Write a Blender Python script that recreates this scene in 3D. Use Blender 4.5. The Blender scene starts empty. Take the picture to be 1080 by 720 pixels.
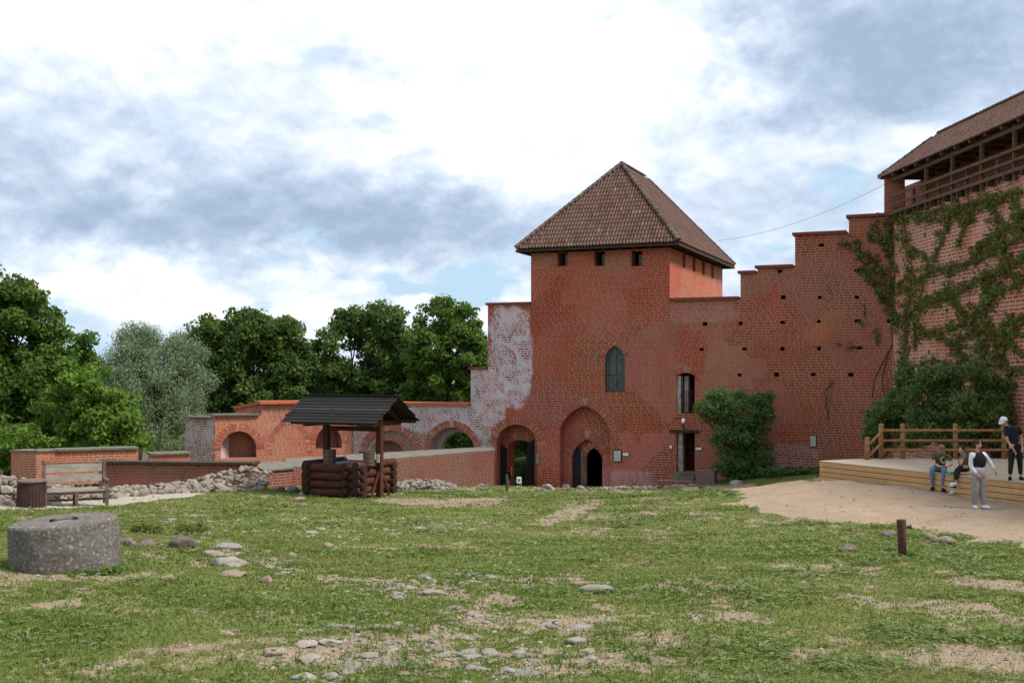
import bpy, bmesh, math, random
import numpy as np
from mathutils import Vector, Matrix, geometry
random.seed(7); RNG = np.random.default_rng(7)
C = bpy.context.scene.collection
EXPO, SUN_E = 0.55, 3.7
F, HX, HY, CZ = 1200.0, 540.0, 396.0, 6.0      # focal (px of the 1080 wide photo), horizon, eye height

def P(px, py, d):
    return Vector(((px-HX)/F*d, d, CZ-(py-HY)/F*d))

# ------------------------------------------------------------------ noise / terrain
def _h(ix, iy, s):
    n = (ix*374761393 + iy*668265263 + s*1442695041) & 0xffffffff
    n = ((n ^ (n >> 13))*1274126177) & 0xffffffff
    return ((n ^ (n >> 16)) & 0xffff)/65535.0
def vn(x, y, s=0):
    x = np.asarray(x, float); y = np.asarray(y, float)
    ix = np.floor(x).astype(np.int64); iy = np.floor(y).astype(np.int64)
    fx = x-ix; fy = y-iy; fx = fx*fx*(3-2*fx); fy = fy*fy*(3-2*fy)
    a = _h(ix, iy, s); b = _h(ix+1, iy, s); c = _h(ix, iy+1, s); d = _h(ix+1, iy+1, s)
    return (a*(1-fx)+b*fx)*(1-fy)+(c*(1-fx)+d*fx)*fy
def fbm(x, y, s=0, o=4):
    r = 0; a = .5; t = 0
    for i in range(o):
        r = r+a*vn(x*2**i+17.3*i, y*2**i-9.1*i, s+i); t += a; a *= .5
    return r/t
HP = np.array([(-200, 1.0), (0, 1.6), (8, 2.1), (13.6, 2.33), (20, 2.72), (28, 3.2), (34, 3.72), (45, 4.62), (57, 5.68), (62, 6.1), (68, 6.7), (80, 9.5), (100, 12.5), (130, 13.5), (6000, 13.5)])
CTRL = [(60, 601, 13.4), (115, 598, 13.6), (85, 532, 29), (370, 527, 34), (640, 514, 58.2), (736, 509, 56.0), (800, 511, 50), (870, 504.5, 40), (865, 504.5, 36), (1032, 534.5, 27.5),
        (1080, 534, 28.7), (940, 499, 51.5), (951, 588, 16.9), (1060, 575, 19.4), (300, 514, 40), (235, 517, 37), (118, 516, 39.5), (545, 516, 60.0),
        (470, 509, 52), (500, 516, 55), (440, 516, 50), (640, 562, 25), (540, 610, 14.6), (990, 484, 39.5), (1060, 495, 35), (820, 500, 53.5), (900, 499, 50.5), (10, 531, 28), (700, 640, 12)]
def Hbase(y):
    # smooth interpolation of the slope profile
    return (np.interp(y-2, HP[:, 0], HP[:, 1])+np.interp(y, HP[:, 0], HP[:, 1])*2+np.interp(y+2, HP[:, 0], HP[:, 1]))/4
_cx = np.array([(c[0]-HX)/F*c[2] for c in CTRL]); _cy = np.array([c[2] for c in CTRL], float)
_ch = np.array([(c[1]-HY)/F*c[2] for c in CTRL]); _SG = 5.0
def _K(x, y):
    return np.exp(-(((np.asarray(x)[..., None]-_cx)**2+(np.asarray(y)[..., None]-_cy)**2)/(2*_SG**2)))
_w = np.linalg.solve(_K(_cx, _cy)+.05*np.eye(len(_cx)), _ch-Hbase(_cy))
def gz(x, y, bump=True):
    x = np.asarray(x, float); y = np.asarray(y, float)
    h = Hbase(y)+_K(x, y) @ _w
    z = CZ-h
    if bump:
        z = z+(fbm(x*.9, y*.9, 3, 4)-.5)*.12*np.clip(y/12, .4, 1)+(fbm(x*5, y*5, 9, 2)-.5)*.025
    return z
def G(px, py):
    """point of the ground seen at a place of the photograph"""
    k = (px-HX)/F; m = (py-HY)/F
    lo = 3.0
    d = np.geomspace(4, 75, 900)
    z = gz(k*d, d); ray = CZ-m*d
    i = np.argmax(ray < z)
    if ray[i] >= z[i]: i = len(d)-1
    dd = d[max(i-1, 0)]*.5+d[i]*.5
    return Vector((k*dd, dd, float(gz(k*dd, dd))))
def ground_at(x, y): return float(gz(x, y))

# ------------------------------------------------------------------ materials
def mat(name):
    m = bpy.data.materials.new(name); m.use_nodes = True
    nt = m.node_tree; b = nt.nodes['Principled BSDF']; b.inputs['Roughness'].default_value = .85
    b.inputs['Specular IOR Level'].default_value = .25
    return m, nt, b
def N(nt, t, **k):
    n = nt.nodes.new(t)
    for a, v in k.items(): setattr(n, a, v)
    return n
def math_(nt, op, a, b=None, clamp=False):
    n = N(nt, 'ShaderNodeMath', operation=op); n.use_clamp = clamp
    for i, v in enumerate((a, b)):
        if v is None: continue
        if isinstance(v, (int, float)): n.inputs[i].default_value = v
        else: nt.links.new(v, n.inputs[i])
    return n.outputs[0]
def mixc(nt, f, a, b, mode='MIX'):
    n = N(nt, 'ShaderNodeMix', data_type='RGBA', blend_type=mode)
    for i, v in ((0, f), (6, a), (7, b)):
        if isinstance(v, (int, float)): n.inputs[i].default_value = v
        elif isinstance(v, tuple): n.inputs[i].default_value = v+(1,) if len(v) == 3 else v
        else: nt.links.new(v, n.inputs[i])
    return n.outputs[2]
def noise(nt, vec, scale, detail=3, rough=.55, dist=0):
    n = N(nt, 'ShaderNodeTexNoise'); n.inputs['Scale'].default_value = scale
    n.inputs['Detail'].default_value = detail; n.inputs['Roughness'].default_value = rough; n.inputs['Distortion'].default_value = dist
    if vec is not None: nt.links.new(vec, n.inputs['Vector'])
    return n.outputs['Fac']
def ramp(nt, f, lo, hi, to0=0, to1=1):
    n = N(nt, 'ShaderNodeMapRange'); n.interpolation_type = 'SMOOTHSTEP'
    nt.links.new(f, n.inputs[0])
    for i, v in ((1, lo), (2, hi), (3, to0), (4, to1)): n.inputs[i].default_value = v
    return n.outputs[0]
def bump(nt, b, h, s, d):
    n = N(nt, 'ShaderNodeBump'); n.inputs['Strength'].default_value = s; n.inputs['Distance'].default_value = d
    nt.links.new(h, n.inputs['Height']); nt.links.new(n.outputs[0], b.inputs['Normal'])
def setc(nt, b, c):
    if isinstance(c, tuple): b.inputs['Base Color'].default_value = c+(1,)
    else: nt.links.new(c, b.inputs['Base Color'])

def noisy(name, c1, c2, scale=6, rough=.85, bs=.3, bd=.02, spots=None, metallic=0, stretch=None):
    m, nt, b = mat(name)
    tc = N(nt, 'ShaderNodeTexCoord'); v = tc.outputs['Object']
    if stretch:
        mp = N(nt, 'ShaderNodeMapping'); mp.inputs['Scale'].default_value = stretch
        nt.links.new(v, mp.inputs['Vector']); v = mp.outputs[0]
    f = ramp(nt, noise(nt, v, scale, 5, .65), .3, .7)
    c = mixc(nt, f, c1, c2)
    if spots:
        sc, sz, lo, hi = spots
        c = mixc(nt, ramp(nt, noise(nt, v, sz, 3, .6), lo, hi), c, sc)
    setc(nt, b, c); b.inputs['Roughness'].default_value = rough; b.inputs['Metallic'].default_value = metallic
    if bs: bump(nt, b, noise(nt, v, scale*3, 4, .6), bs, bd)
    return m

def brick(name, c1=(.37, .064, .033), c2=(.265, .045, .026), mortar=(.37, .20, .145), stains=(), dark=.18, bw=.36, rh=.125, red=(.38, .085, .04), redamt=.3, allwhite=0.0, mort=.026):
    """stains: list of (world point, horizontal unit vector, half width, half height, amount)"""
    m, nt, b = mat(name)
    uv = N(nt, 'ShaderNodeUVMap'); uv.uv_map = 'UVMap'
    geo = N(nt, 'ShaderNodeNewGeometry'); pos = geo.outputs['Position']
    # slight irregularity of the courses
    ns = N(nt, 'ShaderNodeTexNoise'); ns.inputs['Scale'].default_value = 1.7; nt.links.new(uv.outputs[0], ns.inputs['Vector'])
    vm = N(nt, 'ShaderNodeVectorMath', operation='MULTIPLY_ADD'); vm.inputs[1].default_value = (.10, .07, 0)
    nt.links.new(ns.outputs['Color'], vm.inputs[0]); nt.links.new(uv.outputs[0], vm.inputs[2])
    sx_ = N(nt, 'ShaderNodeSeparateXYZ'); nt.links.new(vm.outputs[0], sx_.inputs[0])
    wn = N(nt, 'ShaderNodeTexWhiteNoise', noise_dimensions='1D'); nt.links.new(math_(nt, 'FLOOR', math_(nt, 'DIVIDE', sx_.outputs[1], rh)), wn.inputs['W'])
    cx_ = N(nt, 'ShaderNodeCombineXYZ'); nt.links.new(math_(nt, 'ADD', sx_.outputs[0], math_(nt, 'MULTIPLY', wn.outputs['Value'], bw)), cx_.inputs[0]); nt.links.new(sx_.outputs[1], cx_.inputs[1])
    br = N(nt, 'ShaderNodeTexBrick'); nt.links.new(cx_.outputs[0], br.inputs['Vector'])
    br.inputs['Scale'].default_value = 1; br.inputs['Brick Width'].default_value = bw; br.inputs['Row Height'].default_value = rh
    br.inputs['Mortar Size'].default_value = mort; br.inputs['Mortar Smooth'].default_value = .3
    br.inputs['Color1'].default_value = c1+(1,); br.inputs['Color2'].default_value = c2+(1,); br.inputs['Bias'].default_value = -.1
    br.offset = 0; br.squash = .6; br.squash_frequency = 3
    br.inputs['Mortar'].default_value = (0, 0, 0, 1)
    # mortar whitening varies over the wall
    mv = ramp(nt, noise(nt, pos, .45, 4, .6), .32, .62)
    mcol = mixc(nt, mv, tuple(x*.5+y*.5 for x, y in zip(c1, mortar)), mortar)
    body = mixc(nt, ramp(nt, noise(nt, pos, .6, 6, .68, .4), .38, .72), br.outputs['Color'], red)
    body = mixc(nt, redamt, br.outputs['Color'], body)
    big = ramp(nt, noise(nt, pos, 1.3, 5, .65), .3, .75)
    body = mixc(nt, math_(nt, 'MULTIPLY', big, dark), body, tuple(x*.42 for x in c2))
    pale = ramp(nt, noise(nt, pos, 2.6, 6, .75), .54, .72)
    body = mixc(nt, math_(nt, 'MULTIPLY', pale, .35), body, (.42, .15, .09))
    odd = ramp(nt, noise(nt, uv.outputs[0], 7, 2, .5), .6, .75)
    body = mixc(nt, math_(nt, 'MULTIPLY', odd, .35), body, (.42, .18, .11))
    # repaired areas: blocks of masonry in a slightly different brick
    vo = N(nt, 'ShaderNodeTexVoronoi'); vo.inputs['Scale'].default_value = .42; vo.inputs['Randomness'].default_value = 1
    vj = N(nt, 'ShaderNodeTexNoise'); vj.inputs['Scale'].default_value = 1.1; vj.inputs['Detail'].default_value = 5; nt.links.new(pos, vj.inputs['Vector'])
    va = N(nt, 'ShaderNodeVectorMath', operation='MULTIPLY_ADD'); va.inputs[1].default_value = (2.2, 2.2, 1.4); nt.links.new(vj.outputs['Color'], va.inputs[0]); nt.links.new(pos, va.inputs[2]); nt.links.new(va.outputs[0], vo.inputs['Vector'])
    sv = N(nt, 'ShaderNodeSeparateXYZ'); nt.links.new(vo.outputs['Color'], sv.inputs[0])
    hsv = N(nt, 'ShaderNodeHueSaturation'); nt.links.new(body, hsv.inputs['Color']); nt.links.new(ramp(nt, sv.outputs[0], 0, 1, .80, 1.2), hsv.inputs['Value']); nt.links.new(ramp(nt, sv.outputs[1], 0, 1, .9, 1.08), hsv.inputs['Saturation']); nt.links.new(ramp(nt, sv.outputs[2], 0, 1, .493, .508), hsv.inputs['Hue']); body = hsv.outputs[0]
    col = mixc(nt, br.outputs['Fac'], body, mcol)
    # rain streaks and soot, and single dark over-burnt bricks
    mp = N(nt, 'ShaderNodeMapping'); mp.inputs['Scale'].default_value = (1, 1, .12); nt.links.new(pos, mp.inputs[0])
    strk = ramp(nt, noise(nt, mp.outputs[0], 2.6, 5, .7), .56, .78)
    col = mixc(nt, math_(nt, 'MULTIPLY', strk, .38), col, (.075, .045, .038))
    tot = None
    for (c, u, rw, rhh, amt) in stains:
        sb = N(nt, 'ShaderNodeVectorMath', operation='SUBTRACT'); nt.links.new(pos, sb.inputs[0]); sb.inputs[1].default_value = c
        du = N(nt, 'ShaderNodeVectorMath', operation='DOT_PRODUCT'); nt.links.new(sb.outputs[0], du.inputs[0]); du.inputs[1].default_value = (u[0]/rw, u[1]/rw, 0)
        dz = N(nt, 'ShaderNodeVectorMath', operation='DOT_PRODUCT'); nt.links.new(sb.outputs[0], dz.inputs[0]); dz.inputs[1].default_value = (0, 0, 1/rhh)
        r = math_(nt, 'ADD', math_(nt, 'POWER', math_(nt, 'ABSOLUTE', du.outputs['Value']), 4), math_(nt, 'POWER', math_(nt, 'ABSOLUTE', dz.outputs['Value']), 4))
        wob = math_(nt, 'MULTIPLY', math_(nt, 'SUBTRACT', noise(nt, pos, 1.6, 4, .6), .5), 2.2)
        k = math_(nt, 'MULTIPLY', ramp(nt, math_(nt, 'ADD', r, wob), .6, 1.2, 1, 0), amt)
        tot = k if tot is None else math_(nt, 'MAXIMUM', tot, k)
    if allwhite:
        tot = allwhite if tot is None else math_(nt, 'MAXIMUM', tot, allwhite)
    if tot is not None:
        patch = ramp(nt, noise(nt, pos, 1.7, 7, .78, .5), .41, .58)
        # inside a stain the mortar is limewashed and many bricks carry salts
        f1 = math_(nt, 'MULTIPLY', tot, math_(nt, 'MULTIPLY', br.outputs['Fac'], .8))
        f2 = math_(nt, 'MULTIPLY', math_(nt, 'MULTIPLY', tot, patch), .72)
        f = math_(nt, 'MAXIMUM', f1, f2, True)
        col = mixc(nt, f, col, (.62, .60, .66))
    setc(nt, b, col); b.inputs['Roughness'].default_value = .9
    hgt = math_(nt, 'SUBTRACT', math_(nt, 'MULTIPLY', noise(nt, pos, 9, 4, .6), .6), br.outputs['Fac'])
    bump(nt, b, hgt, .5, .02)
    return m

def tinted(name, stops, rough=.8, transl=0, spec=.2, nz=None):
    """colour from the per-face 'tint' attribute"""
    m, nt, b = mat(name)
    a = N(nt, 'ShaderNodeAttribute'); a.attribute_name = 'tint'
    cr = N(nt, 'ShaderNodeValToRGB'); nt.links.new(a.outputs['Fac'], cr.inputs[0])
    el = cr.color_ramp.elements
    while len(el) < len(stops): el.new(.5)
    for e, (p, c) in zip(el, stops): e.position = p; e.color = c+(1,)
    col = cr.outputs[0]
    if nz:
        tc = N(nt, 'ShaderNodeTexCoord')
        col = mixc(nt, ramp(nt, noise(nt, tc.outputs['Object'], nz[0], 4, .6), .35, .7), col, nz[1])
    setc(nt, b, col); b.inputs['Roughness'].default_value = rough; b.inputs['Specular IOR Level'].default_value = spec
    if transl:
        tr = N(nt, 'ShaderNodeBsdfTranslucent'); nt.links.new(col, tr.inputs['Color'])
        mx = N(nt, 'ShaderNodeMixShader'); mx.inputs[0].default_value = transl
        nt.links.new(b.outputs[0], mx.inputs[1]); nt.links.new(tr.outputs[0], mx.inputs[2])
        nt.links.new(mx.outputs[0], nt.nodes['Material Output'].inputs[0])
    return m
def plain(name, c, rough=.7, metallic=0, spec=.3):
    return noisy(name, tuple(x*.85 for x in c), tuple(min(x*1.12, 1) for x in c), 9, rough, .12, .005, metallic=metallic)

# ------------------------------------------------------------------ mesh helpers
class MB:
    def __init__(s): s.v = []; s.f = []; s.m = []; s.t = []
    def add(s, vs, fs, m=0, t=.5):
        o = len(s.v); s.v += [tuple(v) for v in vs]
        for f in fs: s.f.append([i+o for i in f]); s.m.append(m); s.t.append(t)
    def face(s, pts, m=0, t=.5): s.add(pts, [list(range(len(pts)))], m, t)
    def box(s, c, size, R=None, m=0, t=.5, taper=1.0):
        x, y, z = (a/2 for a in size); vs = []
        for sz in (-1, 1):
            k = 1 if sz < 0 else taper
            for sx, sy in ((-1, -1), (1, -1), (1, 1), (-1, 1)):
                v = Vector((sx*x*k, sy*y*k, sz*z))
                if R is not None: v = R @ v
                vs.append(v+Vector(c))
        s.add(vs, [[0, 3, 2, 1], [4, 5, 6, 7], [0, 1, 5, 4], [1, 2, 6, 5], [2, 3, 7, 6], [3, 0, 4, 7]], m, t)
    def beam(s, a, b, w, h, up=(0, 0, 1), m=0, t=.5):
        a = Vector(a); b = Vector(b); d = b-a; L = d.length; d.normalize()
        r = d.cross(Vector(up)).normalized(); u = r.cross(d)
        R = Matrix((r, d, u)).transposed()
        s.box((a+b)/2, (w, L, h), R, m, t)
    def tube(s, pts, rad, n=10, m=0, t=.5, cap=True):
        pts = [Vector(p) for p in pts]
        if isinstance(rad, (int, float)): rad = [rad]*len(pts)
        vs = []; ref = None
        for i, p in enumerate(pts):
            d = (pts[min(i+1, len(pts)-1)]-pts[max(i-1, 0)]).normalized()
            if ref is None: ref = Vector((0, 0, 1)) if abs(d.z) < .9 else Vector((1, 0, 0))
            a = d.cross(ref).normalized(); b2 = d.cross(a)
            for k in range(n):
                th = 2*math.pi*k/n
                vs.append(p+(a*math.cos(th)+b2*math.sin(th))*rad[i])
        fs = []
        for i in range(len(pts)-1):
            for k in range(n):
                fs.append([i*n+k, i*n+(k+1) % n, (i+1)*n+(k+1) % n, (i+1)*n+k])
        if cap: fs += [list(range(n))[::-1], [(len(pts)-1)*n+k for k in range(n)]]
        s.add(vs, fs, m, t)
    def prism(s, poly, z0, z1, m=0, mt=None, t=.5):
        n = len(poly)
        vs = [(x, y, z0) for x, y in poly]+[(x, y, z1) for x, y in poly]
        s.add(vs, [[i, (i+1) % n, (i+1) % n+n, i+n] for i in range(n)]+[list(range(n))[::-1]], m, t)
        s.add([(x, y, z1) for x, y in poly], [list(range(n))], m if mt is None else mt, t)
    def sphere(s, c, r, nu=12, nv=8, R=None, m=0, t=.5, vmin=0., vmax=1.):
        if isinstance(r, (int, float)): r = (r, r, r)
        vs = []
        for j in range(nv+1):
            ph = math.pi*(vmin+(vmax-vmin)*j/nv)
            for i in range(nu):
                th = 2*math.pi*i/nu
                v = Vector((r[0]*math.sin(ph)*math.cos(th), r[1]*math.sin(ph)*math.sin(th), r[2]*math.cos(ph)))
                if R is not None: v = R @ v
                vs.append(v+Vector(c))
        fs = [[j*nu+i, (j+1)*nu+i, (j+1)*nu+(i+1) % nu, j*nu+(i+1) % nu] for j in range(nv) for i in range(nu)]
        s.add(vs, fs, m, t)
    def build(s, name, mats, parent=None, smooth=False, weld=False, local=False):
        V = np.array(s.v, float).reshape(-1, 3)
        me = bpy.data.meshes.new(name)
        off = Vector((0, 0, 0)) if (parent is None or local) else world_loc(parent)
        me.from_pydata([tuple(v) for v in (V-np.array(off))], [], s.f)
        if not isinstance(mats, (list, tuple)): mats = [mats]
        for m in mats: me.materials.append(m)
        me.polygons.foreach_set('material_index', s.m)
        at = me.attributes.new('tint', 'FLOAT', 'FACE'); at.data.foreach_set('value', s.t)
        uvl = me.uv_layers.new(name='UVMap')
        uvs = np.zeros((len(me.loops), 2)); i = 0
        for f in s.f:
            p = V[f]
            nrm = np.cross(p[1]-p[0], p[2]-p[0])
            if len(f) > 3: nrm = nrm+np.cross(p[2]-p[0], p[3]-p[0])
            L = np.linalg.norm(nrm); nrm = nrm/L if L > 1e-12 else np.array((0, 0, 1.))
            if abs(nrm[2]) > .75: q = p[:, :2]
            else:
                tg = np.array((-nrm[1], nrm[0])); tg /= np.linalg.norm(tg)+1e-9
                q = np.stack([p[:, 0]*tg[0]+p[:, 1]*tg[1], p[:, 2]], 1)
            uvs[i:i+len(f)] = q; i += len(f)
        uvl.data.foreach_set('uv', uvs.ravel())
        if smooth: me.polygons.foreach_set('use_smooth', [True]*len(s.f))
        me.update()
        if weld:
            bm = bmesh.new(); bm.from_mesh(me); bmesh.ops.remove_doubles(bm, verts=bm.verts, dist=1e-4)
            bmesh.ops.recalc_face_normals(bm, faces=bm.faces); bm.to_mesh(me); bm.free()
        o = bpy.data.objects.new(name, me); C.objects.link(o)
        if parent is not None: o.parent = parent
        return o
def world_loc(o):
    l = Vector(o.location)
    while o.parent is not None: o = o.parent; l = l+o.location
    return l
def tag(o, label=None, cat=None, group=None, kind=None):
    if label: o['label'] = label
    if cat: o['category'] = cat
    if group: o['group'] = group
    if kind: o['kind'] = kind
    return o
def thing(name, label, cat, loc=(0, 0, 0), rz=0, group=None):
    o = bpy.data.objects.new(name, None); C.objects.link(o); o.location = loc; o.rotation_euler = (0, 0, rz)
    return tag(o, label, cat, group, 'thing')
def npmesh(name, V, Fc, mt, parent=None, tint=None, smooth=False):
    me = bpy.data.meshes.new(name); k = Fc.shape[1]
    me.vertices.add(len(V)); me.vertices.foreach_set('co', np.asarray(V, np.float32).ravel())
    me.loops.add(Fc.size); me.loops.foreach_set('vertex_index', Fc.astype(np.int32).ravel())
    me.polygons.add(len(Fc)); me.polygons.foreach_set('loop_start', np.arange(0, Fc.size, k, dtype=np.int32))
    me.polygons.foreach_set('use_smooth', np.full(len(Fc), smooth))
    me.materials.append(mt)
    if tint is not None:
        at = me.attributes.new('tint', 'FLOAT', 'FACE'); at.data.foreach_set('value', np.asarray(tint, np.float32))
    me.update(calc_edges=True); me.validate()
    o = bpy.data.objects.new(name, me); C.objects.link(o)
    if parent is not None: o.parent = parent
    return o
def copy_tree(o, loc=None, rz=None, parent=None, label=None, group=None):
    c = o.copy(); C.objects.link(c)
    if parent is not None: c.parent = parent
    if loc is not None: c.location = loc
    if rz is not None: c.rotation_euler = (0, 0, rz)
    if label: c['label'] = label
    if group: c['group'] = group
    for ch in list(o.children): copy_tree(ch, parent=c)
    return c

# ------------------------------------------------------------------ walls
class Plane:
    """vertical wall plane: origin (x,y), u = direction to the viewer's right"""
    def __init__(s, x, y, ux, uy):
        L = math.hypot(ux, uy); s.x, s.y, s.ux, s.uy = x, y, ux/L, uy/L; s.n = Vector((s.uy, -s.ux, 0))
    def S(s, px):
        k = (px-HX)/F; return (k*s.y-s.x)/(s.ux-k*s.uy)
    def Z(s, py, px):
        return CZ-(py-HY)/F*(s.y+s.uy*s.S(px))
    def sz(s, px, py): return (s.S(px), s.Z(py, px))
    def pt(s, a, z, out=0): return Vector((s.x+s.ux*a, s.y+s.uy*a, z))+s.n*out
    def w(s, px, py, out=0): a, z = s.sz(px, py); return s.pt(a, z, out)
    def back(s, d): q = s.pt(0, 0, -d); return Plane(q.x, q.y, s.ux, s.uy)
def slab(mb, pl, outer, holes, thick, m=0, mj=None, front=0.0, t=.5):
    """wall with real openings; outer & holes are lists of (s,z)"""
    loops = [outer]+list(holes)
    flat = [p for l in loops for p in l]
    ed = []; i = 0
    for l in loops:
        n = len(l); ed += [(i+k, i+(k+1) % n) for k in range(n)]; i += n
    vo, _, fo, _, _, _ = geometry.delaunay_2d_cdt([Vector(p) for p in flat], ed, [], 1, 1e-6)
    f2 = [pl.pt(p.x, p.y, front) for p in vo]; b2 = [pl.pt(p.x, p.y, front-thick) for p in vo]; o = []
    def inside(p, l):
        r = False; n = len(l)
        for k in range(n):
            (x1, y1), (x2, y2) = l[k], l[(k+1) % n]
            if (y1 > p.y) != (y2 > p.y) and p.x < (x2-x1)*(p.y-y1)/(y2-y1)+x1: r = not r
        return r
    for tr in fo:
        a, b, c = tr[:3]; ce = (vo[a]+vo[b]+vo[c])/3
        if not inside(ce, outer) or any(inside(ce, h) for h in holes): continue
        a, b, c = tr[:3]; nrm = (f2[b]-f2[a]).cross(f2[c]-f2[a]); o.append(list(tr) if nrm.dot(pl.n) > 0 else list(tr)[::-1])
    mb.add(f2, o, m, t); mb.add(b2, [f[::-1] for f in o], m, t)
    fr = [pl.pt(a, z, front) for a, z in flat]; bk = [pl.pt(a, z, front-thick) for a, z in flat]
    i = 0
    for li, l in enumerate(loops):
        n = len(l)
        for k in range(n):
            a, b = i+k, i+(k+1) % n
            q = [fr[a], fr[b], bk[b], bk[a]]
            mb.face(q, m if (li == 0 or mj is None) else mj, t)
        i += n
def rect(a0, z0, a1, z1): return [(a0, z0), (a1, z0), (a1, z1), (a0, z1)]
def round_arch(c, z, r, zb, n=18, h=None):
    h = h or r
    return [(c-r, zb)]+[(c-r*math.cos(math.pi*i/n), z+h*math.sin(math.pi*i/n)) for i in range(n+1)]+[(c+r, zb)]
def pointed_pts(c, z, w, h, n=9, sag=.13):
    out = []
    for s_, rev in ((-1, False), (1, True)):
        p0 = Vector((s_*w, 0)); p1 = Vector((0, h)); d = p1-p0; nn = Vector((s_*abs(d.y), abs(d.x))).normalized()
        q = (p0+p1)/2+nn*2*sag*d.length; l = []
        for i in range(n+1):
            k = i/n; l.append((1-k)**2*p0+2*k*(1-k)*q+k*k*p1)
        if rev: l = l[::-1][1:]
        out += l
    return [(c+p.x, z+p.y) for p in out]
def pointed(c, z, w, h, zb, n=9, sag=.13): return [(c-w, zb)]+pointed_pts(c, z, w, h, n, sag)+[(c+w, zb)]
def vouss(par, pl, path, th, nb, proud=.012, depth=.06, gap=.2, jit=.15, mortar='mortar'):
    """ring of radial bricks along a path of (s,z) points, standing just proud of the wall"""
    mb = MB(); mb_m, mort_m = 0, 1; pts = [Vector(p) for p in path]; L = [0]
    for i in range(1, len(pts)): L.append(L[-1]+(pts[i]-pts[i-1]).length)
    def at(d):
        d = min(max(d, 0), L[-1]-1e-6)
        for i in range(1, len(pts)):
            if L[i] >= d:
                k = (d-L[i-1])/(L[i]-L[i-1]); p = pts[i-1].lerp(pts[i], k); tt = (pts[i]-pts[i-1]).normalized(); return p, Vector((-tt.y, tt.x))
    for i in range(nb):
        d0 = L[-1]*(i+gap/2)/nb; d1 = L[-1]*(i+1-gap/2)/nb
        (a, na), (b, nb_) = at(d0), at(d1)
        t1 = th*(1+random.uniform(-jit, jit)*.3); q = [a, a+na*t1, b+nb_*t1, b]; tt = random.random()
        fr = [pl.pt(x.x, x.y, proud) for x in q]; bk = [pl.pt(x.x, x.y, -depth) for x in q]
        mb.add(fr+bk, [[0, 3, 2, 1], [0, 1, 5, 4], [1, 2, 6, 5], [2, 3, 7, 6], [3, 0, 4, 7]], mb_m, tt)
    for i in range(nb):
        (a, na), (b, nb_) = at(L[-1]*i/nb), at(L[-1]*(i+1)/nb)
        q = [a+na*.01, a+na*(th*.97), b+nb_*(th*.97), b+nb_*.01]
        fr = [pl.pt(x.x, x.y, .004) for x in q]; mb.add(fr, [[0, 3, 2, 1]], mort_m, .5)
    mb.build('arch_ring', [M['vouss'], M[mortar]], par)

def tile_face(mb, A, B, Cc, D, tw=.175, th=.34, m=0, rnd=.5):
    """A-B eave, D-C ridge (D above A); arched roof tiles laid in courses"""
    A, B, Cc, D = map(Vector, (A, B, Cc, D))
    nrm = (B-A).cross(D-A if (D-A).length > .01 else Cc-A).normalized()
    if nrm.z < 0: nrm = -nrm
    e = (B-A).normalized(); up = nrm.cross(e).normalized()
    if up.z < 0: up = -up
    Ht = (D-A).dot(up); rows = max(1, int(round(Ht/th))); hh = Ht/rows
    prof = [(0, .0), (.16, .05), (.33, .072), (.5, .05), (.68, 0), (1, -.006)]
    for j in range(rows):
        z0 = j*hh; k = (z0+.5*hh)/Ht
        xl = (D-A).dot(e)*k; xr = (B-A).length*(1-k)+(Cc-A).dot(e)*k
        n0 = int(math.floor(xl/tw)); n1 = int(math.ceil(xr/tw))
        for i in range(n0, n1):
            x0 = i*tw
            if x0+tw*.5 < xl-.05 or x0+tw*.5 > xr+.05: continue
            jz = random.uniform(-.012, .012); lift = .035+random.uniform(0, .012)
            vs = []
            for (zz, lf) in ((z0-.03+jz, lift), (z0+hh+.01, .004)):
                for (u_, h_) in prof: vs.append(A+e*(x0+u_*tw)+up*zz+nrm*(h_+lf))
            for (u_, h_) in prof: vs.append(A+e*(x0+u_*tw)+up*(z0-.03+jz)+nrm*(h_-.015+.0))
            fs = [[q, q+1, q+7, q+6] for q in range(5)]+[[12+q, 13+q, q+1, q] for q in range(5)]
            mb.add(vs, fs, m, random.random())
def ridge_tiles(mb, a, b, r=.13, L=.36, m=0):
    a, b = Vector(a), Vector(b); d = b-a; n = max(1, int(d.length/L)); d.normalize()
    s_ = d.cross(Vector((0, 0, 1))).normalized(); u_ = s_.cross(d)
    for i in range(n):
        p = a+d*(i*L*1.0); q = a+d*((i+1)*L+.05); vs = []
        for (c, rr) in ((p, r*1.12), (q, r*.95)):
            for k in range(7):
                th = math.pi*k/6; vs.append(c+s_*rr*math.cos(th)+u_*rr*math.sin(th))
        mb.add(vs, [[k, k+1, k+8, k+7] for k in range(6)]+[list(range(7))], m, random.random())

# ------------------------------------------------------------------ camera, light, sky
cam = bpy.data.cameras.new('camera'); co = bpy.data.objects.new('camera', cam); C.objects.link(co)
co.location = (0, 0, CZ); co.rotation_euler = (math.pi/2, 0, 0)
cam.sensor_width = 36; cam.lens = 40; cam.shift_y = (HY-360)/1080; cam.clip_start = .1; cam.clip_end = 20000
bpy.context.scene.camera = co
vs_ = bpy.context.scene.view_settings; vs_.view_transform = 'Standard'; vs_.look = 'None'; vs_.exposure = EXPO; vs_.gamma = 1
SUN_EL = math.radians(53); sx, sy = .955, -.30         # horizontal direction towards the sun
ln = math.hypot(sx, sy); sx /= ln; sy /= ln
sd = Vector((sx*math.cos(SUN_EL), sy*math.cos(SUN_EL), math.sin(SUN_EL)))
sl = bpy.data.lights.new('sun', 'SUN'); sl.energy = SUN_E; sl.angle = math.radians(13); sl.color = (1, .95, .87)
so = bpy.data.objects.new('sun', sl); C.objects.link(so); so.rotation_euler = sd.to_track_quat('Z', 'Y').to_euler(); so.location = (40, -10, 60)

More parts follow.
